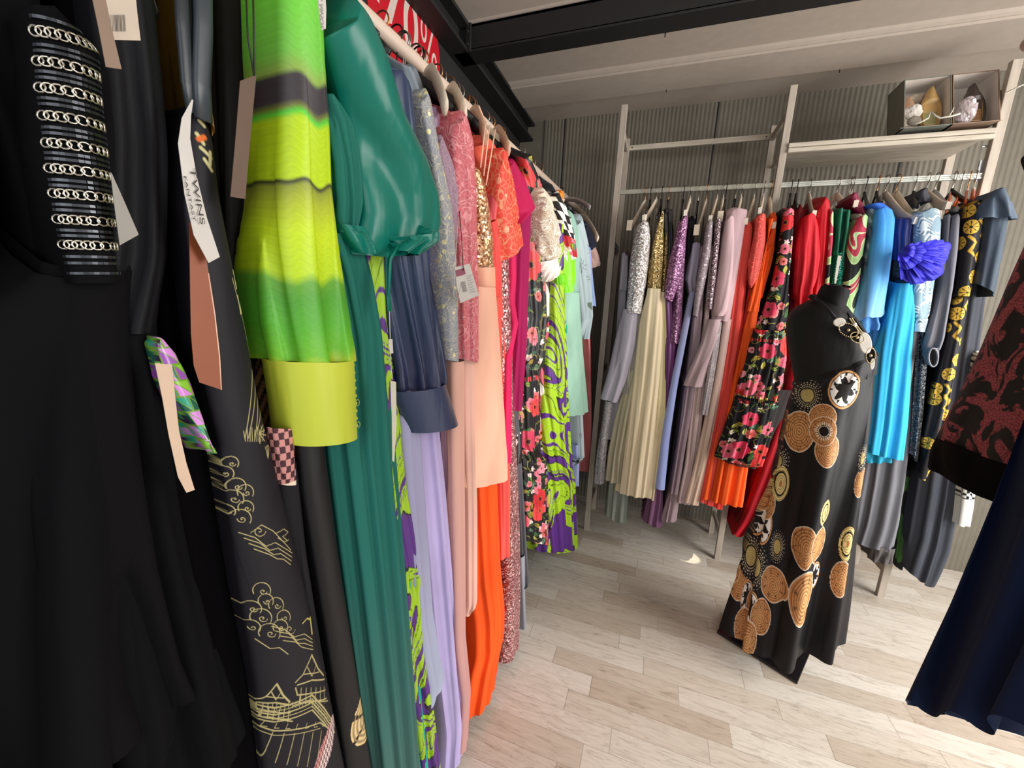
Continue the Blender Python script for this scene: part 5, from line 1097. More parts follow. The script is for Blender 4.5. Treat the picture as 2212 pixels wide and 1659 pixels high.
garment('lace_dress', 'mauve velvet lace sleeve dress', 'dress', PR, [
    ('sleeve', lace('a89a9e', '77676e', 40, glint='d8ccd0', width=.08), [(1527, 478), (1518, 540), (1508, 590), (1501, 640), (1498, 680)], [(1541, 472), (1537, 540), (1528, 590), (1518, 640), (1508, 686)], rs(off=.03, D=.11)),
    ('skirt', cloth('8c7880', .75), [(1500, 640), (1492, 740), (1470, 900), (1446, 1066)], [(1520, 640), (1514, 740), (1496, 900), (1465, 1070)], rb(off=-.0, D=.4, zt=1.6, fold=(.002, .008), fw=.028)),
    ('lining', cloth('a08c90', .75), [(1450, 1040), (1440, 1085), (1430, 1128)], [(1472, 1040), (1468, 1085), (1460, 1130)], rb(off=-.02, D=.34, fold=(.002, .01), fw=.03, hem=.4, zt=1.))],
    GR, wd('carrying the mauve velvet lace dress', (1548, 433), (1535, 472)))
garment('sequin_dress', 'mauve sequin dress with narrow beaded sleeve', 'dress', PR, [
    ('sleeve', sequin('7c656c', 'e0c8d0', 240, .35, lo=.55), [(1546, 472), (1540, 540), (1533, 600), (1526, 668)], [(1560, 470), (1553, 540), (1547, 600), (1538, 668)], rs(off=.03, D=.1)),
    ('skirt', cloth('b39c9a', .7), [(1524, 650), (1512, 760), (1490, 900), (1478, 1000), (1460, 1085)], [(1536, 650), (1530, 760), (1518, 900), (1506, 1000), (1490, 1094)], rb(off=.0, D=.4, zt=1.6, fold=(.002, .007), fw=.03))],
    GR, wd('with a clip above the beaded mauve sleeve', (1561, 433), (1556, 468), True))
dp = cloth('b79a9e', .6, .3, key='dusty_pink')
garment('evening_gown', 'dusty pink satin gown with bell sleeve and peplum', 'dress', PR, [
    ('sleeve', dp, [(1568, 470), (1560, 520), (1554, 570), (1546, 620), (1539, 668), (1541, 682)], [(1586, 462), (1588, 520), (1585, 580), (1580, 630), (1573, 672), (1562, 683)], rs(off=.04, D=.14, fold=(.0006, .005), fw=.09, rows=60)),
    ('peplum', dp, [(1545, 640), (1538, 690)], [(1588, 640), (1579, 697)], rb(off=.02, D=.34, fold=(.001, .004), fw=.06, zt=1.75)),
    ('overskirt', cloth('ad9498', .6, .3), [(1532, 690), (1516, 740), (1490, 800), (1478, 834)], [(1560, 690), (1550, 740), (1530, 800), (1517, 838)], rb(off=.03, D=.38, fold=(.001, .006), fw=.05, close=False)),
    ('brocade_panel', lace('b9aeb0', '8f8488', 60, width=.12), [(1545, 696), (1535, 760), (1525, 830), (1514, 896)], [(1560, 696), (1552, 760), (1540, 830), (1528, 898)], rb(off=.02, D=.3, close=False, fold=(.0008, .003), fw=.02)),
    ('skirt', cloth('c7a89e', .7, .25, grad=(1.5, .6, [(0, 'b89a9c'), (1, 'cbb09c')]), key='blush2'), [(1562, 690), (1545, 800), (1520, 920), (1500, 1000), (1478, 1085)], [(1582, 690), (1566, 800), (1548, 920), (1535, 1000), (1508, 1096)], rb(off=.015, D=.4, fold=(.002, .006), fw=.035, close=False))],
    GR, wd('above the dusty pink bell sleeve', (1587, 436), (1577, 462), kind='black'))
strapm = satin('c9a6a4')
garment('evening_gown', 'powder pink cowl neck gown beside the coral one', 'dress', PR, [
    ('bodice', satin('c8a2a0', .4), [(1589, 545), (1588, 600), (1580, 640), (1578, 690)], [(1604, 470), (1600, 560), (1592, 640), (1586, 700)], rb(off=.0, D=.34, fold=(.001, .004), fw=.03)),
    ('skirt', cloth('c8aaa4', .7), [(1578, 690), (1560, 820), (1530, 960), (1505, 1080)], [(1586, 690), (1570, 820), (1550, 960), (1520, 1090)], rb(off=.0, D=.38, close=False))],
    GR, wd('with a clip carrying the powder pink gown', (1600, 432), (1590, 476), True))
cr = cloth('d2453c', .7, .25, key='coral_r'); 
garment('evening_gown', 'long coral pleated gown on the shelving rail', 'dress', PR, [
    ('gown', cr, [(1610, 478), (1600, 540), (1586, 600), (1576, 680), (1569, 745), (1550, 860), (1528, 970), (1506, 1080)], [(1628, 478), (1624, 540), (1617, 600), (1610, 680), (1602, 745), (1586, 860), (1566, 970), (1540, 1098)], rb(off=.01, D=.42, fold=(.002, .006), fw=.034, rows=90, cols=60))],
    GR, wd('carrying the long coral pleated gown', (1628, 434), (1612, 478)))
garment('lace_dress', 'coral red dress with leaf shaped lace sleeve', 'dress', PR, [
    ('sleeve', lace('e8584c', 'b83228', 42, width=.09), [(1636, 462), (1628, 520), (1618, 570), (1617, 600), (1622, 622)], [(1656, 458), (1656, 520), (1648, 570), (1636, 605), (1625, 622)], rs(off=.035, D=.12)),
    ('skirt', cloth('d23a2e', .7), [(1622, 600), (1606, 700), (1590, 820), (1560, 960), (1530, 1090)], [(1640, 600), (1628, 700), (1612, 820), (1590, 960), (1560, 1105)], rb(off=-.012, D=.38, zt=1.7))],
    GR, wd('carrying the coral lace sleeve dress', (1648, 431), (1642, 455)))
og = cloth('ef5a1c', .7, .25, key='orange_chf')
ogt, _ = garment('evening_gown', 'orange chiffon gown with wide flowing skirt', 'dress', PR, [
    ('bodice', og, [(1646, 545), (1640, 580), (1630, 620), (1622, 660)], [(1676, 530), (1671, 560), (1664, 590), (1652, 640)], rb(off=.012, D=.36, fold=(.002, .004), fw=.02)),
    ('strap', og, [(1668, 470), (1666, 500), (1648, 545)], [(1679, 468), (1677, 500), (1674, 545)], rb(off=.0, D=.1, fold=(.0005, .001))),
    ('overlay', og, [(1624, 640), (1615, 672)], [(1644, 640), (1640, 674)], rb(off=.03, D=.3, fold=(.002, .004), fw=.02, zt=1.7, close=False)),
    ('skirt', og, [(1622, 650), (1602, 745), (1570, 860), (1545, 950), (1524, 1020), (1508, 1077)], [(1642, 650), (1632, 745), (1626, 860), (1622, 950), (1618, 1020), (1610, 1102)], rb(off=.022, D=.5, fold=(.003, .012), fw=.042, rows=110, cols=100, nose=.45, close=False, drift=.4))],
    GR, wd('with rounded end carrying the orange chiffon gown', (1662, 431), (1671, 486)))
fr = p_floral(52, .045, 1.15, bands=((1.205, .006, 'd22b3a'), (.955, .006, 'd5c060')))
garment('floral_dress', 'black tiered dress with red poppies behind the dress form', 'dress', PR, [
    ('bodice', printed(.7), [(1697, 452), (1690, 500), (1682, 560), (1668, 620), (1648, 680), (1633, 716)], [(1717, 448), (1714, 520), (1710, 600), (1708, 650), (1702, 700), (1698, 720)], rb(off=.05, D=.36, paint=fr, rows=300, cols=110, fold=(.001, .005), fw=.035)),
    ('tier', printed(.7), [(1632, 712), (1615, 780), (1600, 830), (1590, 862)], [(1700, 716), (1702, 780), (1694, 840), (1686, 880)], rb(off=.07, D=.42, nose=.4, paint=fr, rows=180, cols=150, fold=(.003, .008), fw=.03, close=False, comp=False)),
    ('frill', printed(.7), [(1592, 856), (1588, 870)], [(1688, 870), (1684, 884)], rb(off=.078, D=.42, nose=.4, paint=p_floral(9, .02, 1.5), rows=20, cols=150, fold=(.004, .004), fw=.008, close=False)),
    ('tier', printed(.7), [(1590, 862), (1572, 920), (1558, 960), (1548, 992)], [(1686, 876), (1674, 930), (1662, 975), (1648, 1014)], rb(off=.078, D=.46, nose=.4, paint=fr, rows=180, cols=170, fold=(.003, .010), fw=.036, close=False, hem=.2)),
    ('lining', cloth('2a2625', .7, alpha=.85, key='blk_sheer'), [(1572, 980), (1568, 1002)], [(1645, 1000), (1636, 1016)], rb(off=.06, D=.4, nose=.4, close=False, zt=1.))],
    GR, wd('carrying the poppy dress', (1707, 424), (1706, 452), kind='black'))
rd = cloth('9e081a', .65, .25, key='deep_red'); rd2 = cloth('bb0a1e', .6, .3, key='bright_red')
garment('evening_gown', 'dark crimson gown half hidden beside the poppy dress', 'dress', PR, [
    ('gown', cloth('6a0c14', .7), [(1716, 445), (1714, 560), (1706, 700), (1690, 850), (1650, 1000), (1612, 1090), (1590, 1130)], [(1742, 440), (1736, 560), (1726, 700), (1712, 850), (1690, 1000), (1660, 1100), (1622, 1160)], rb(off=-.03, D=.36)),
    ], GR, wd('carrying the dark crimson gown', (1719, 424), (1722, 445), kind='black'))
garment('evening_gown', 'bright red gown with gathered balloon sleeve', 'dress', PR, [
    ('sleeve', rd2, [(1741, 462), (1729, 500), (1722, 550), (1721, 600), (1720, 630), (1730, 664)], [(1762, 458), (1774, 490), (1778, 550), (1770, 600), (1757, 640), (1748, 656)], rs(off=.05, D=.18, fold=(.001, .005, .010), fw=.035, rows=80, cols=60, pinch=[(.93, .04, .002)])),
    ('bodice', rd2, [(1772, 440), (1762, 500), (1758, 600), (1755, 665)], [(1790, 424), (1796, 440), (1795, 520), (1784, 600), (1766, 668)], rb(off=.012, D=.38)),
    ('skirt', rd, [(1735, 660), (1720, 760), (1680, 900), (1640, 1020), (1600, 1130), (1582, 1158)], [(1770, 660), (1752, 760), (1730, 900), (1690, 1020), (1650, 1120), (1620, 1160)], rb(off=-.01, D=.38, close=False, hem=.3))],
    GR, wd('with curved end above the red balloon sleeve', (1747, 424), (1758, 462)))
lg = printed(.6)
garment('printed_dress', 'light green and pink leaf print dress sliver beside the red gown', 'dress', PR, [('dress', lg, [(1794, 450), (1790, 520), (1784, 612)], [(1801, 455), (1800, 520), (1792, 620)], rb(off=.016, D=.36, paint=p_leafgreen, rows=140, cols=40))], GR, None)
garment('sequin_gown', 'emerald green gown with sequin panel and velvet straps', 'dress', PR, [
    ('bodice', cloth('0f5a48', .5, key='emer_velv'), [(1803, 450), (1800, 520), (1796, 600)], [(1838, 450), (1832, 520), (1826, 600)], rb(off=-.014, D=.36)),
    ('sequin_panel', sequin('0e9a80', 'b0fff0', 240, .6, lo=.35), [(1812, 545), (1806, 580), (1803, 612)], [(1828, 540), (1826, 575), (1822, 620)], rs(off=.012, D=.08)),
    ('strap', cloth('1f6a52', .6), [(1816, 448), (1812, 480), (1806, 550)], [(1823, 448), (1820, 480), (1813, 550)], rs(off=.012, D=.03)),
    ('strap', cloth('2a7a5e', .6), [(1832, 452), (1828, 500), (1818, 560)], [(1838, 452), (1835, 500), (1824, 560)], rs(off=.014, D=.03))],
    GR, wd('with curved end over the emerald gown', (1806, 422), (1858, 472)))
garment('satin_shirt', 'maroon satin shirt collar above the leaf print dress', 'shirt', PR, [('collar', satin('7a1238', .4), [(1838, 424), (1848, 450), (1866, 470)], [(1852, 414), (1864, 436), (1880, 476)], rs(off=.0, D=.16, fold=(.001, .004))), ('body', satin('5a1030', .4), [(1850, 470), (1846, 560), (1838, 700)], [(1878, 470), (1872, 560), (1864, 700)], rb(off=-.03, D=.34))], GR,
    wd('carrying the maroon satin shirt', (1833, 424), (1848, 440)))
garment('printed_dress', 'green, black and pink leaf print dress with long sleeve', 'dress', PR, [
    ('sleeve', lg, [(1860, 464), (1842, 500), (1834, 550), (1828, 600), (1826, 640), (1820, 690)], [(1878, 462), (1876, 500), (1868, 550), (1862, 600), (1856, 640), (1850, 690)], rs(off=.035, D=.14, paint=p_leafgreen, rows=280, cols=110, fold=(.001, .004), fw=.06))], GR, wd('carrying the leaf print dress', (1838, 424), (1868, 466), kind='grey'))
garment('lace_dress', 'smoky grey blue dress with misty pattern, left of the blue cape', 'dress', PR, [
    ('sleeve', printed(.6), [(1874, 448), (1876, 500), (1868, 560), (1860, 640), (1852, 700)], [(1902, 450), (1898, 500), (1890, 540), (1880, 600), (1872, 690)], rs(off=.02, D=.13, paint=p_smoke, rows=180, cols=70))], GR, wd('carrying the smoky grey dress', (1867, 421), (1880, 446), kind='black'))
ub = cloth('3a9adf', .6, .3, grad=(1.78, 1.3, [(0, '2f78d8'), (.35, '3fa0ea'), (.7, '5fa8e0'), (1, '7fb0dc')]), key='blue_cape')
garment('cape_gown', 'bright blue chiffon cape gown with pointed layers', 'dress', PR, [
    ('cape', ub, [(1896, 446), (1892, 500), (1882, 560), (1868, 620), (1848, 690)], [(1930, 446), (1940, 470), (1938, 530), (1932, 600), (1920, 678)], rs(off=.05, D=.2, fold=(.0008, .008), fw=.09, rows=70, cols=60, nose=.6, hem=.4)),
    ('shoulder', cloth('2a62c8', .6), [(1874, 440), (1886, 452), (1900, 480)], [(1912, 436), (1925, 445), (1934, 460)], rs(off=.03, D=.16)),
    ('ruffle', cloth('4f8fd4', .6, key='blue_ruf'), [(1860, 668), (1862, 700), (1872, 720)], [(1912, 668), (1910, 700), (1898, 712)], rs(off=.03, D=.16, fold=(.006, .014), fw=.05, cols=60, close=False)),
    ('skirt', cloth('3a86d0', .65), [(1878, 700), (1882, 740), (1886, 800)], [(1906, 700), (1900, 740), (1896, 800)], rb(off=.0, D=.36, zt=1.4))],
    GR, wd('above the blue cape', (1893, 419), (1906, 440), kind='black'))
sb = cloth('2fa6dc', .7, .25, key='sky_blue')
sky, _ = garment('evening_gown', 'sky blue chiffon gown with royal blue ruffle at the bust', 'dress', PR, [
    ('bodice', satin('1c2a70', .4), [(1946, 470), (1940, 500), (1938, 560)], [(1990, 478), (1984, 520), (1976, 590)], rb(off=.0, D=.34, fold=(.002, .004), fw=.02)),
    ('skirt', sb, [(1944, 612), (1915, 690), (1895, 760), (1880, 850), (1870, 920), (1860, 975)], [(1976, 612), (1982, 690), (1979, 760), (1975, 850), (1970, 920), (1960, 1000)], rb(off=.04, D=.44, fold=(.002, .010), fw=.04, rows=90, cols=80, nose=.5, close=False, drift=.4)),
    ('underskirt', cloth('1c8aa8', .7), [(1866, 960), (1860, 1000)], [(1945, 975), (1932, 1002)], rb(off=.03, D=.4, fold=(.002, .010), fw=.04, nose=.5))],
    GR, wd('with wide end above the blue ruffle, left of its twin', (1910, 420), (1975, 476)))
def fan(layer, c, a0, a1, r0, r1, off, mat, seed):     # one pleated organza layer fanning out of the bust
    rg = random.Random(seed); nr, na = 16, 90; V = []; ph = rg.random() * 6
    for i in range(nr):
        k = i / (nr - 1)
        for j in range(na):
            q = j / (na - 1); a = a0 + (a1 - a0) * q; R = r0 + (r1 - r0) * k * (1 - .2 * max(0, a)) * (1 + .05 * math.sin(q * 13 + ph) + .12 * math.sin(q * PI) + .02 * math.sin(q * 31))
            u, v = c[0] + R * math.cos(a), c[1] + R * math.sin(a) * .95; of = off + .05 * math.sin(k * 2.2) + (.007 * k * math.sin(q * 22 + ph)) + .002 * k * math.sin(q * 71)
            s_, z_ = PR.un(u, v, of); V.append(PR.P(s_, -of, z_))
    idx = np.arange(nr * na).reshape(nr, na); Q = np.stack([idx[:-1, :-1], idx[:-1, 1:], idx[1:, 1:], idx[1:, :-1]], -1).reshape(-1, 4)
    solid(mesh('ruffle', V, Q, mat, sky), .0006)
ry = (cloth('3a34cc', .6, .3, key='royal'), cloth('2c2ab8', .6, .3, key='royal2'))
for i, (a0, a1, r1) in enumerate(((-.12, 1.5, 98), (-.18, 1.25, 106), (-.22, .95, 100), (-.25, .7, 94), (-.3, .45, 82), (-.4, 1.5, 56), (-.5, 1.6, 36))):
    fan(i, (1940, 540), a0, a1, 6, r1, .035 + .008 * i, ry[i % 2], i)
hanger(PR, 'wood', 'with wide end above the blue ruffle, right of its twin', neck=(1934, 418), end=(1994, 480))
hanger(PR, 'black', 'with bare collar right above the blue ruffle', neck=(1973, 419), end=(1984, 445))
hanger(PR, 'black', 'hanging close to the gold gowns, left of the shiny top', neck=(1404, 437), end=(1396, 458))
hanger(PR, 'black', 'just left of the lavender gown\'s clip hanger', neck=(1507, 440), end=(1500, 470))
hanger(PR, 'black', 'between the beaded mauve sleeve and the bell sleeve', neck=(1566, 437), end=(1560, 460))
garment('evening_gown', 'cobalt blue gown tip showing below the dress form', 'dress', PR, [('skirt', cloth('1a34b8', .65), [(1842, 1000), (1838, 1080), (1838, 1142)], [(1856, 1000), (1852, 1080), (1846, 1144)], rb(off=-.03, D=.34, zt=1.5))], GR, None)
pb_ = printed(.65)
garment('printed_gown', 'pale blue gown with white brush strokes and gathered sleeve', 'dress', PR, [
    ('sleeve', pb_, [(1986, 455), (1984, 520), (1978, 580), (1975, 640), (1976, 668), (1986, 690)], [(2036, 446), (2043, 480), (2040, 540), (2028, 600), (2020, 640), (2010, 688)], rs(off=.03, D=.18, paint=p_brush, rows=260, cols=130, fold=(.001, .005), fw=.05, nose=.7, pinch=[(.97, .03, .002)])),
    ('cuff', pb_, [(1980, 690), (1979, 716)], [(2010, 688), (2006, 718)], rs(off=.03, D=.12, paint=p_brush, rows=40, cols=60, close=False)),
    ('bodice', pb_, [(1975, 460), (1978, 560), (1984, 760)], [(1992, 455), (1996, 560), (2000, 760)], rb(off=-.02, D=.36, paint=p_brush, rows=150, cols=50))],
    GR, wd('with long arm over the brush stroke gown', (1999, 416), (2046, 444)))
gk = cloth('6f6f78', .65, .3, key='slate_jersey')
garment('evening_gown', 'slate grey jersey gown with looped strap and bunched cuff', 'dress', PR, [
    ('sleeve', gk, [(2062, 462), (2052, 540), (2040, 620), (2020, 690), (2008, 735), (2006, 756)], [(2078, 462), (2076, 540), (2066, 620), (2058, 690), (2052, 735), (2038, 756)], rs(off=.04, D=.16, fold=(.001, .004, .010), fw=.05, rows=70, cols=50)),
    ('cuff', cloth('6f6f78', .65, .3, key='slate_jersey'), [(2006, 752), (2006, 772), (2014, 790)], [(2034, 752), (2032, 772), (2026, 792)], rs(off=.045, D=.07, fold=(.002, .003), fw=.02, close=False)),
    ('strap', gk, [(2048, 462), (2044, 520), (2036, 580)], [(2056, 462), (2052, 520), (2044, 585)], rs(off=.03, D=.03, fold=(.0005, .001)))],
    GR, wd('holding the slate jersey gown', (2018, 414), (2068, 452), kind='grey'))
_sl = bpy.data.objects[[o.name for o in bpy.data.objects if o.get('label', '').startswith('slate grey jersey')][0]]
def ringpx(u, v, ru, rv, off, n_=18): return [tuple(PR.P(PR.un(u + ru * math.cos(g), v + rv * math.sin(g), off)[0], -off, PR.un(u + ru * math.cos(g), v + rv * math.sin(g), off)[1])) for g in np.linspace(0, 2 * PI, n_ + 1)[:-1]]
MB().tube(ringpx(2016, 772, 10, 20, .06), .003, 6, closed=True).build('drawstring', cloth('8f8f96', .6), _sl, True)
MB().prism(ringpx(2016, 772, 8.5, 18, .052), (0, .003, 0)).build('cuff_shade_disc', cloth('141416', .9, .1), _sl)  # near-black disc stands in for the shaded hollow of the cuff
garment('knotted_scarf', 'charcoal scarf draped over a hanger near the right post', 'scarf', PR, [('scarf', cloth('4a4a52', .8), [(1992, 412), (1986, 425), (1984, 436)], [(2006, 404), (2012, 420), (2016, 434)], rs(off=-.1, D=.16, fold=(.002, .005), fw=.03))], GR, None)
garment('sequin_gown', 'charcoal gown with glittering vertical lines, below the brush stroke cuff', 'dress', PR, [
    ('skirt', sequin('2c2f34', '70757e', 260, .3, lo=.5), [(1984, 716), (1980, 800), (1974, 900), (1968, 980)], [(2010, 716), (2006, 800), (1996, 900), (1984, 1000)], rb(off=.0, D=.4, zt=1.5, fold=(.002, .006), fw=.02))], GR, None)
garment('printed_gown', 'black gown printed with gold discs and chains', 'dress', PR, [
    ('sleeve', printed(.55), [(2096, 440), (2088, 490), (2078, 560), (2070, 640)], [(2132, 428), (2130, 490), (2120, 560), (2104, 640)], rs(off=.045, D=.16, paint=p_gold, rows=260, cols=130)),
    ('skirt', printed(.55), [(2070, 640), (2058, 700), (2046, 760), (2020, 860), (2002, 950), (1990, 1035)], [(2098, 640), (2088, 700), (2076, 760), (2060, 860), (2040, 950), (2002, 1040)], rb(off=.02, D=.4, paint=p_gold, rows=300, cols=90))],
    GR, wd('carrying the gold disc gown', (2056, 414), (2110, 440), kind='black'))
for i, (n_, e_) in enumerate((((2053, 421), (2050, 436)), ((2071, 423), (2062, 440)), ((2088, 416), (2086, 436)), ((2102, 412), (2104, 430)))):
    hanger(PR, 'orange', ['first from the left, by the brush stroke gown', 'second from the left, lower than its neighbours', 'third from the left, above the gold disc sleeve', 'nearest the right post'][i], neck=n_, end=e_, group='orange padded hangers by the right post')
sc = cloth('4c5a6a', .6, .3, key='slate_cape')
garment('cape_gown', 'slate blue gown with puffed cape shoulder beyond the right post', 'dress', PR, [
    ('cape', sc, [(2156, 408), (2142, 432), (2134, 468)], [(2176, 404), (2202, 424), (2212, 468)], rs(off=.10, D=.2, fold=(.003, .016), fw=.06, cols=60, smooth=4)),
    ('sleeve', cloth('3c4856', .6), [(2136, 470), (2126, 540), (2112, 610)], [(2190, 465), (2180, 540), (2160, 640)], rs(off=.06, D=.2, zt=1.74))], GR, None)
gs = cloth('6a6a70', .7, .25, key='mid_grey')
garment('evening_gown', 'medium grey gown with folded skirt above the right shelf leg', 'dress', PR, [
    ('skirt', gs, [(1880, 980), (1862, 1060), (1846, 1130), (1830, 1168)], [(1972, 980), (1966, 1060), (1954, 1140), (1938, 1202)], rb(off=.0, D=.42, zt=1.5, fold=(.004, .012), fw=.05, rows=80, cols=80, nose=.5, hem=.3, drift=.5)),
    ('underlayer', cloth('54504f', .7), [(1888, 1180), (1886, 1216)], [(1938, 1190), (1930, 1222)], rb(off=-.01, D=.36, fold=(.003, .01), fw=.03, nose=.5, close=False))], GR, None)
garment('evening_gown', 'charcoal pleated skirt gown in the far right corner', 'dress', PR, [
    ('skirt', cloth('3c3f48', .75, key='char_pl'), [(2002, 1000), (1985, 1100), (1972, 1180), (1966, 1240)], [(2092, 1000), (2080, 1100), (2060, 1200), (2020, 1275)], rb(off=-.04, D=.42, zt=1.5, fold=(.004, .012), fw=.045, rows=80, cols=80, nose=.5, hem=.3, drift=.5))], GR, None)
garment('printed_gown', 'dark gown with green leaf print at the back right corner of the floor', 'dress', PR, [
    ('skirt', printed(.7), [(1950, 1120), (1942, 1180), (1935, 1225)], [(1980, 1120), (1966, 1190), (1956, 1236)], rb(off=-.12, D=.3, zt=1.2, paint=p_patch(14, ['1a1d18', '3f6a35', '1a1d18', '8a8a30'], .05, 1.), rows=120, cols=50))], GR, None)
garment('checked_dress', 'white and black checkered dress sliver beyond the lace hem', 'dress', PR, [
    ('dress', printed(.7), [(2086, 1050), (2080, 1100), (2074, 1138)], [(2112, 1050), (2106, 1100), (2098, 1140)], rb(off=.0, D=.3, zt=1.2, paint=lambda X, Z, V, pl: np.where((((np.floor(X / .012) + np.floor(Z / .012)) % 2 == 0) | (Z < .62))[:, None], L3('f2f2ee'), L3('16161a')), rows=140, cols=50))], GR, None)

# ---------------------------------------------------------------- RAIL ON THE RIGHT, close to the camera
lm = lace('0c0a0b', '6e2c33', 26, width=.16, key='black_lace_over_wine')
def lace_big():
    m, nt, b = newmat('black_lace_over_wine'); co = coords(nt)
    n = N(nt, 'ShaderNodeTexNoise', i_Scale=19., i_Detail=2.5, i_Distortion=1.8); nt.links.new(co, n.inputs['Vector'])
    v = N(nt, 'ShaderNodeTexVoronoi', i_Scale=260., feature='DISTANCE_TO_EDGE'); nt.links.new(mapped(nt, co, (1, 1, .8)), v.inputs['Vector'])
    f1 = ramp(nt, n.outputs[0], [(.485, (1, 1, 1)), (.52, (0, 0, 0))]); net = ramp(nt, v.outputs['Distance'], [(.06, (1, 1, 1)), (.12, (0, 0, 0))])
    f = math_(nt, 'MAXIMUM', f1, math_(nt, 'MULTIPLY', net, .7)); nt.links.new(mixc(nt, f, L4('a84e58'), L4('0a0809')), b.inputs['Base Color'])
    b.inputs['Roughness'].default_value = .8; bumpn(nt, b, f, .5, .002); return m
lgn, _ = garment('lace_gown', 'black lace gown over wine red lining hanging close at the right edge', 'dress', PF, [
    ('gown', lace_big(), [(2252, 340), (2160, 480), (2100, 600), (2040, 750), (1990, 870), (1968, 925)], [(2600, 340), (2560, 500), (2500, 700), (2420, 850), (2330, 960), (2230, 1030)], dict(D=.3, fold=(.001, .006), fw=.12, rows=80, cols=80, nose=.5, off=0, comp=False)),
    ('hem_band', cloth('080708', .9, .1, key='blk_band'), [(1968, 922), (1958, 955), (1960, 990)], [(2230, 1028), (2190, 1070), (2160, 1105)], dict(D=.3, fold=(.003, .006), fw=.12, rows=20, cols=60, nose=.5, off=.002, close=False, comp=False))], GF, dict(kind='black', what='carrying the black lace gown'))
nvc = cloth('0b1a38', .85, .2, key='navy_crepe', wr=.2)
garment('evening_gown', 'navy blue flared gown filling the lower right corner', 'dress', PF, [
    ('skirt', nvc, [(2262, 640), (2180, 860), (2100, 1060), (2000, 1290), (1895, 1500)], [(2500, 640), (2480, 860), (2440, 1060), (2380, 1300), (2290, 1600)], dict(D=.3, fold=(.004, .016), fw=.09, rows=90, cols=110, nose=.45, off=.05, zt=1.66, close=True, comp=False, hem=.6, drift=.4))], GF, dict(kind='black', what='carrying the navy flared gown'))
garment('jacket', 'black jacket shoulder poking in at the upper right edge', 'jacket', PF, [
    ('shoulder', cloth('0c0b0d', .85, .1, key='blk_jk2'), [(2215, 290), (2176, 318), (2140, 347), (2150, 372), (2212, 420)], [(2500, 290), (2500, 320), (2500, 350), (2500, 380), (2500, 430)], dict(D=.3, fold=(.0005, .001), rows=30, cols=40, nose=.4, off=-.02, comp=False, smooth=1))], GF, dict(kind='black', what='carrying the black jacket at the right edge'))
rl2 = thing('hanging_rail', 'pale rail above the gowns at the right edge of the photo', 'clothes rail', (.72, .7, 1.93))
MB().tube([(.72, -.6, 1.93), (.72, 1.35, 1.93)], .016, 16).build('tube', plain('d9c3b0', .45, key='cream_rail'), rl2, True)
for y_ in (-.5, 1.3): MB().tube([(.72, y_, 1.94), (.72, y_, 2.43)], .006, 8).build('support_rod', blk, rl2, True)
RAIL_Z[id(PF)] = 1.946

# ---------------------------------------------------------------- DRESS FORM
bx = (.376, 1.654), (.621, 1.505), (.716, 1.687), (.471, 1.836)
df = thing('dress_form', 'black dress form without arms standing on a square black plate', 'mannequin', (.546, 1.67, 0))
bev_ = MB().prism([(*p, .001) for p in bx], (0, 0, .012)).build('base_plate', plain('1b1718', .25, key='lacquer_black'), df); bevel(bev_, .002)
MB().tube([(.546, 1.665, .012), (.546, 1.66, 1.0)], .014, 12).build('pole', plain('6a6a6e', .3, .9, key='chrome'), df, True)
jer = cloth('0f0f11', .65, .3, key='black_jersey', wr=.5)
def pmd(**k): d = dict(D=.2, fold=(.0, .0008), fw=.2, rows=80, cols=60, centered=True, back=4, comp=False, close=True); d.update(k); return d
drape('torso', jer, df, [(1763, 640), (1745, 650), (1722, 662), (1706, 676), (1699, 700), (1701, 735), (1709, 775), (1716, 815), (1720, 860)], [(1822, 660), (1834, 676), (1852, 696), (1868, 720), (1880, 748), (1884, 780), (1880, 815), (1874, 860)], PM, **pmd(D=[.14, .2, .23, .23, .22, .2, .18], smooth=6))
drape('neck', cloth('121114', .8, key='black_knit', wr=.6), df, [(1777, 615), (1770, 630), (1763, 645), (1762, 655)], [(1834, 628), (1829, 645), (1822, 662), (1822, 672)], PM, **pmd(D=[.105, .115, .125, .13], off=.02, smooth=1, close=True))
np_ = PM.P(*[np.array(q) for q in (PM.un(1806, 620)[0], -.02, PM.un(1806, 620)[1])])
mb_ = MB()
for k in range(9): g = k * .7; mb_.tube([np_ + [.03 * math.cos(g), .04 * math.sin(g), -.002], np_ + [.012 * math.cos(g + .6), .018 * math.sin(g + .6), .004]], .0025, 6)
mb_.build('gathered_cap', cloth('121114', .8, key='black_knit'), df, True)
gw = thing('evening_gown', 'black halter gown with basket medallion print worn by the dress form', 'dress', (.546, 1.63, .04))
gm = printed(.55, .25, 'print_gown')
drape('bodice', gm, gw, [(1720, 818), (1717, 826), (1714, 836)], [(1846, 722), (1889, 760), (1885, 800)], PM, **pmd(D=[.19, .235, .235], close=False, rows=160, cols=320, fold=(.001, .003), fw=.05, smooth=1, paint=p_gown, off=.0))
drape('skirt', gm, gw, [(1717, 838), (1706, 870), (1692, 930), (1672, 1000), (1645, 1080), (1618, 1160), (1597, 1240), (1578, 1310), (1566, 1358)], [(1883, 790), (1880, 850), (1874, 920), (1866, 990), (1856, 1060), (1847, 1110), (1836, 1170), (1826, 1240), (1816, 1310), (1806, 1372)], PM,
      **pmd(D=[.23, .24, .26, .29, .32, .33], close=False, rows=620, cols=440, back=6, fold=(.001, .022, .036, .042), fw=.13, paint=p_gown, smooth=14, sharp=.8, drift=.5))
def tp(u, v, d=-.12): s_, z_ = PM.un(u, v, -d if 0 else -d); return PM.P(s_, d, z_)
sj = cloth('1a181c', .6, key='halter_cord')
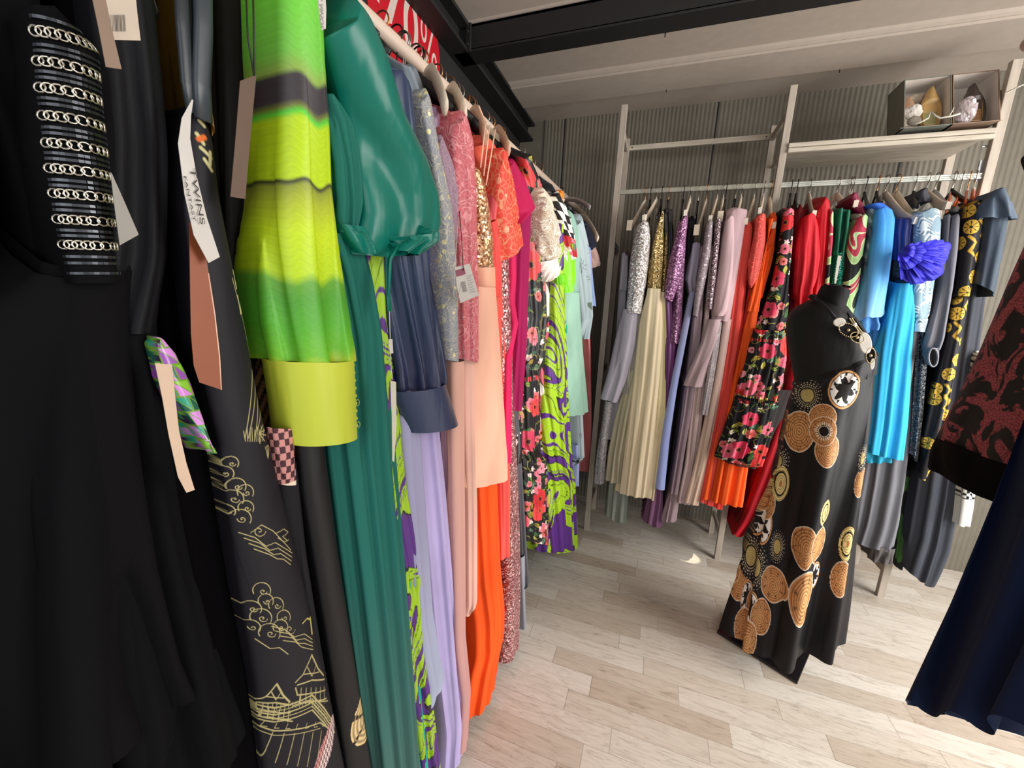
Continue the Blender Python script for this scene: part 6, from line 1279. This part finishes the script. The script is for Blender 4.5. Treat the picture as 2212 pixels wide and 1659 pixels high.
MB().tube([tp(1752, 640, -.02), tp(1768, 648, -.10), tp(1790, 670, -.125), (tp(1812, 697, -.125))], [(.005, .003)] * 4, 8).build('halter_strap', sj, gw, True)
MB().tube([tp(1822, 668, -.06), tp(1832, 680, -.09), tp(1845, 705, -.10)], [(.005, .003)] * 3, 8).build('halter_strap', sj, gw, True)
MB().ball(tuple(tp(1757, 641, -.04)), .014, .01, .009).build('halter_knot', sj, gw, True)
pearl = plain('e2ded2', .25, key='mother_of_pearl', noise=.15); gb = plain('c9b48a', .3, .5, key='gold_bead'); pad = cloth('0c0b0d', .8, key='bead_ground')
def cab(u, v, ru, rv, kind, lean=0.):
    c = tp(u, v, -.13); sc_ = 1.5 / F * 1.02
    ru, rv = ru * sc_ * 1.08, rv * sc_ * 1.08
    rot = lambda a, b: (a * math.cos(lean) - b * math.sin(lean), a * math.sin(lean) + b * math.cos(lean))
    P = [c + np.array([rot(ru * math.cos(g), rv * math.sin(g))[0], 0, rot(ru * math.cos(g), rv * math.sin(g))[1]]) for g in np.linspace(0, 2 * PI, 29)[:-1]]
    if kind == 'pearl': o = MB().prism([p + [0, -.003, 0] for p in P], (0, .006, 0)).build('pearl_disc', pearl, gw); bevel(o, .002)
    else:
        MB().prism(P, (0, .006, 0)).build('medallion', pad, gw)
        b_ = MB()
        for p in P[::1]: b_.ball(tuple(p + [0, -.002, 0]), .0021, n=6, m=4)
        b_.ball(tuple(c + [0, -.002, 0]), .0045, n=8, m=6); b_.build('bead_rim', gb, gw, True)
cab(1813, 696, 8, 7, 'pearl'); cab(1832, 713, 14, 9, 'med', -.5); cab(1851, 729, 10, 7, 'med', -.6); cab(1869, 741, 8, 17, 'pearl', .3); cab(1880, 768, 6, 12, 'med', .15); cab(1884, 786, 3, 9, 'pearl', .1)
b_ = MB()
for k in range(26):
    q = k / 25; u = 1838 + 38 * q; v = 688 + 42 * q + 6 * math.sin(q * 3)
    for e_ in (-2.6, 2.6): b_.ball(tuple(tp(u + e_, v, -.118)), .0024, n=6, m=4)
b_.build('bead_string', gb, gw, True)
MB().prism([tp(1838, 686, -.10), tp(1846, 688, -.11), tp(1884, 740, -.11), tp(1872, 732, -.115)], (0, .006, 0)).build('bead_band', pad, gw)
for i, (u, v) in enumerate(((1846, 702), (1862, 722))): MB().ball(tuple(tp(u, v, -.122)), .006, .004, .008).build('pearl_disc', pearl, gw, True)

# ================================================================ price tags and labels
def card(name, label, px, mat, off, pl=PL, t=.0006, bendy=0, grp='price tags on the left rail', base=True):
    """px: outline pixels on a plane in front of the cloth; bendy curls the card along its length"""
    P = []; n = len(px); vs = [v for _, v in px]; v0, v1 = min(vs), max(vs)
    for q in px:
        u, v = q; k = (v - v0) / (v1 - v0); o_ = off + bendy * math.sin(PI * k)
        s_, z_ = pl.un(u, v, o_); P.append(pl.P(s_, -o_, z_))
    c = np.mean(P, 0); th = thing(name, label, 'label' if 'label' in name else 'tag', c, grp)
    V = [p for p in P]; 
    h = n // 2                              # outline = left side downwards, then right side upwards
    Lf, Rt = V[:h], V[h:][::-1]
    Fc = [(i, h + i, h + i + 1, i + 1) for i in range(h - 1)]
    o = mesh('card', Lf + Rt, Fc, mat, th, False); solid(o, t); return th, P
crd = plain('b9aa98', .6, key='cream_card'); wh = plain('c2bcb4', .6, key='white_card', noise=.04); ink_ = plain('3a3634', .7, key='label_ink'); org = plain('8a4828', .5, key='copper_card'); brn = plain('5c4636', .6, key='brown_card2'); tape = plain('7d6654', .6, key='tan_tape')
ribbon = satin('6e5a48'); card('swing_tag', 'tan card tag with cut corner at the top, left of the barcode tag', [(195, -20), (212, 60), (228, 145), (262, 150), (240, 60), (224, -20)], tape, .055)
tb, P_ = card('swing_tag', 'cream swing tag with barcode at the top edge of the photo', [(222, -30), (232, 30), (238, 86), (303, 88), (296, 30), (290, -30)], crd, .045)
def onpl(px, off, pl=PL): s_, z_ = pl.un(px[0], px[1], off); return pl.P(s_, -off, z_)
b_ = MB(); rg = random.Random(2)
for k in range(13):
    u = 235 + k * 2.9; w_ = rg.choice([.6, 1., 1.6]); q = [onpl((u, 32), .0465), onpl((u + w_, 32), .0465), onpl((u + w_ + 1.8, 68), .0465), onpl((u + 1.8, 68), .0465)]
    b_.add(q, [(0, 1, 2, 3)])
b_.build('barcode', ink_, tb)
card('swing_tag', 'grey card tag with pointed corner beside the chain sleeve', [(238, 372), (246, 440), (258, 530), (299, 507), (270, 440), (241, 375)], plain('8a857c', .6, key='grey_card_tag'), .028)
card('swing_tag', 'dark brown card hanging on black cord before the rope print gown', [(518, 175), (508, 300), (497, 425), (529, 430), (540, 300), (553, 162)], brn, .03)
tag(MB().tube([tuple(onpl((530, -60), .03)), tuple(onpl((535, 80), .03)), tuple(onpl((549, 165), .03))], .0008, 6).tube([tuple(onpl((546, -60), .03)), tuple(onpl((548, 60), .03)), tuple(onpl((549, 165), .03))], .0008, 6).build('tag_cord', blk, smooth=True), 'doubled black cord holding the dark brown card', 'cord')
tw, _ = card('care_label', 'long white woven label with dark lettering on the cloud print gown', [(414, 215), (392, 255), (384, 310), (398, 420), (418, 508), (450, 568), (474, 555), (446, 470), (424, 380), (410, 300), (412, 250), (417, 217)], wh, .03, bendy=.004)
def ptext(name, txt, p0, p1, hpx, off, mat, par, pl=PL, flip=1):
    """text running from pixel p0 to pixel p1, letters hpx pixels tall, on the card's plane"""
    a, b = onpl(p0, off, pl), onpl(p1, off, pl); x = b - a; L_ = np.linalg.norm(x); x = x / L_; z = pl.n; y = np.cross(z, x) * flip
    q = onpl((p0[0] + hpx, p0[1]), off, pl); h = np.linalg.norm(q - a); size = h * 1.4
    o = text_mesh(name, txt, size, frameM((a + b) / 2, x, y), mat, par, ext=.00004)
    w_ = max(v.co.length for v in o.data.vertices)
    # stretch to the run length
    xs = [(Vector(v.co) + Vector([float(c) for c in wloc(par)]) - Vector([float(c) for c in (a + b) / 2])).dot(Vector([float(c) for c in x])) for v in o.data.vertices]; k = L_ / (max(xs) - min(xs))
    mid = Vector([float(c) for c in (a + b) / 2 - wloc(par)]); xv = Vector([float(c) for c in x])
    for v in o.data.vertices: d_ = (v.co - mid).dot(xv); v.co += xv * d_ * (k - 1)
    return o
ptext('lettering', 'TWINS', (415, 362), (438, 485), 11, .0362, ink_, tw); ptext('lettering', 'FANTASY', (399, 380), (421, 478), 6, .0362, ink_, tw)
tc, _ = card('swing_tag', 'long copper coloured card tag under the white woven label', [(408, 480), (410, 620), (412, 720), (418, 790), (430, 826), (478, 842), (474, 770), (464, 680), (450, 590), (437, 500)], org, .02)
MB().tube([tuple(onpl(p, .0205)) for p in ((450, 590), (464, 680), (474, 770), (478, 842))], .0006, 6).build('pale_edge', plain('e2b8a0', .5, key='pale_edge'), tc, True)
card('swing_tag', 'pinkish cream card tag with curled tip beside the mirror sleeve', [(334, 784), (350, 860), (364, 940), (384, 1030), (402, 1064), (420, 1058), (402, 1000), (386, 930), (378, 860), (371, 788)], plain('c9ad94', .6, key='pink_cream_card'), .03)
sn, _ = card('care_label', 'white brand label with grey capitals beside the lime sleeve', [(684, -40), (688, 20), (694, 66), (703, 62), (704, 20), (700, -40)], wh, .075)
ptext('lettering', 'SONIA P', (697, 62), (694, -8), 6, .0765, plain('8a8884', .7, key='grey_ink'), sn)
wt, _ = card('price_tag', 'white printed price tag with barcode on the coral lace sleeve', [(982, 578), (986, 616), (994, 655), (1034, 638), (1024, 604), (1014, 569)], wh, .065)
b_ = MB(); 
for k in range(10):
    v = 610 + k * 2.2; b_.add([onpl((995 + k * .5, v), .0665), onpl((1005 + k * .5, v - 2), .0665), onpl((1005 + k * .5, v - 1.1), .0665), onpl((995 + k * .5, v + .9), .0665)], [(0, 1, 2, 3)])
b_.build('barcode', ink_, wt)
b_ = MB()
for k in range(8):
    v = 597 + k * 5; b_.add([onpl((1008 + k * .9, v), .0665), onpl((1022 + k * .9 - (k * 5 % 7), v - 4), .0665), onpl((1022 + k * .9 - (k * 5 % 7), v - 3), .0665), onpl((1008 + k * .9, v + 1), .0665)], [(0, 1, 2, 3)])
b_.build('print_lines', plain('8c8c90', .7, key='light_ink'), wt)
MB().add([onpl(p, .0665) for p in ((984, 584), (1003, 579), (1006, 592), (987, 598))], [(0, 1, 2, 3)]).build('colour_patch', plain('8a4a5c', .6, key='patch'), wt)
tag(MB().tube([tuple(onpl(p, .068)) for p in ((992, 455), (997, 510), (1000, 572), (1001, 585))], .0008, 6).build('tag_cord', blk, smooth=True), 'black cord holding the white printed price tag', 'cord')
tag(MB().tube([tuple(onpl(p, .066)) for p in ((990, 470), (984, 560), (980, 640), (988, 652), (996, 610))], .0006, 6).build('tag_cord', wh, smooth=True), 'white thread looping around the white printed price tag', 'cord')
st, _ = card('care_label', 'small white strip label hanging on a thread by the swirl gown', [(839, 733), (840, 750), (842, 764), (849, 763), (848, 748), (847, 732)], wh, .06)
tag(MB().tube([tuple(onpl(p, .06)) for p in ((841, 672), (843, 735), (845, 800), (848, 820))], .0006, 6).build('tag_cord', plain('c9c4b8', .5, key='thread'), smooth=True), 'pale thread from the emerald tie down to the narrow card', 'cord')
card('swing_tag', 'narrow edge on card tag hanging over the swirl gown', [(843, 822), (846, 900), (847, 995), (851, 998), (856, 915), (855, 825)], plain('c4c0ae', .6, key='sage_card'), .058)
card('swing_tag', 'small white tag on the emerald gown of the shelving rail', [(1810, 552), (1806, 580), (1802, 612), (1806, 612), (1812, 580), (1818, 553)], wh, .045, pl=PR, grp='price tags on the shelving rail')
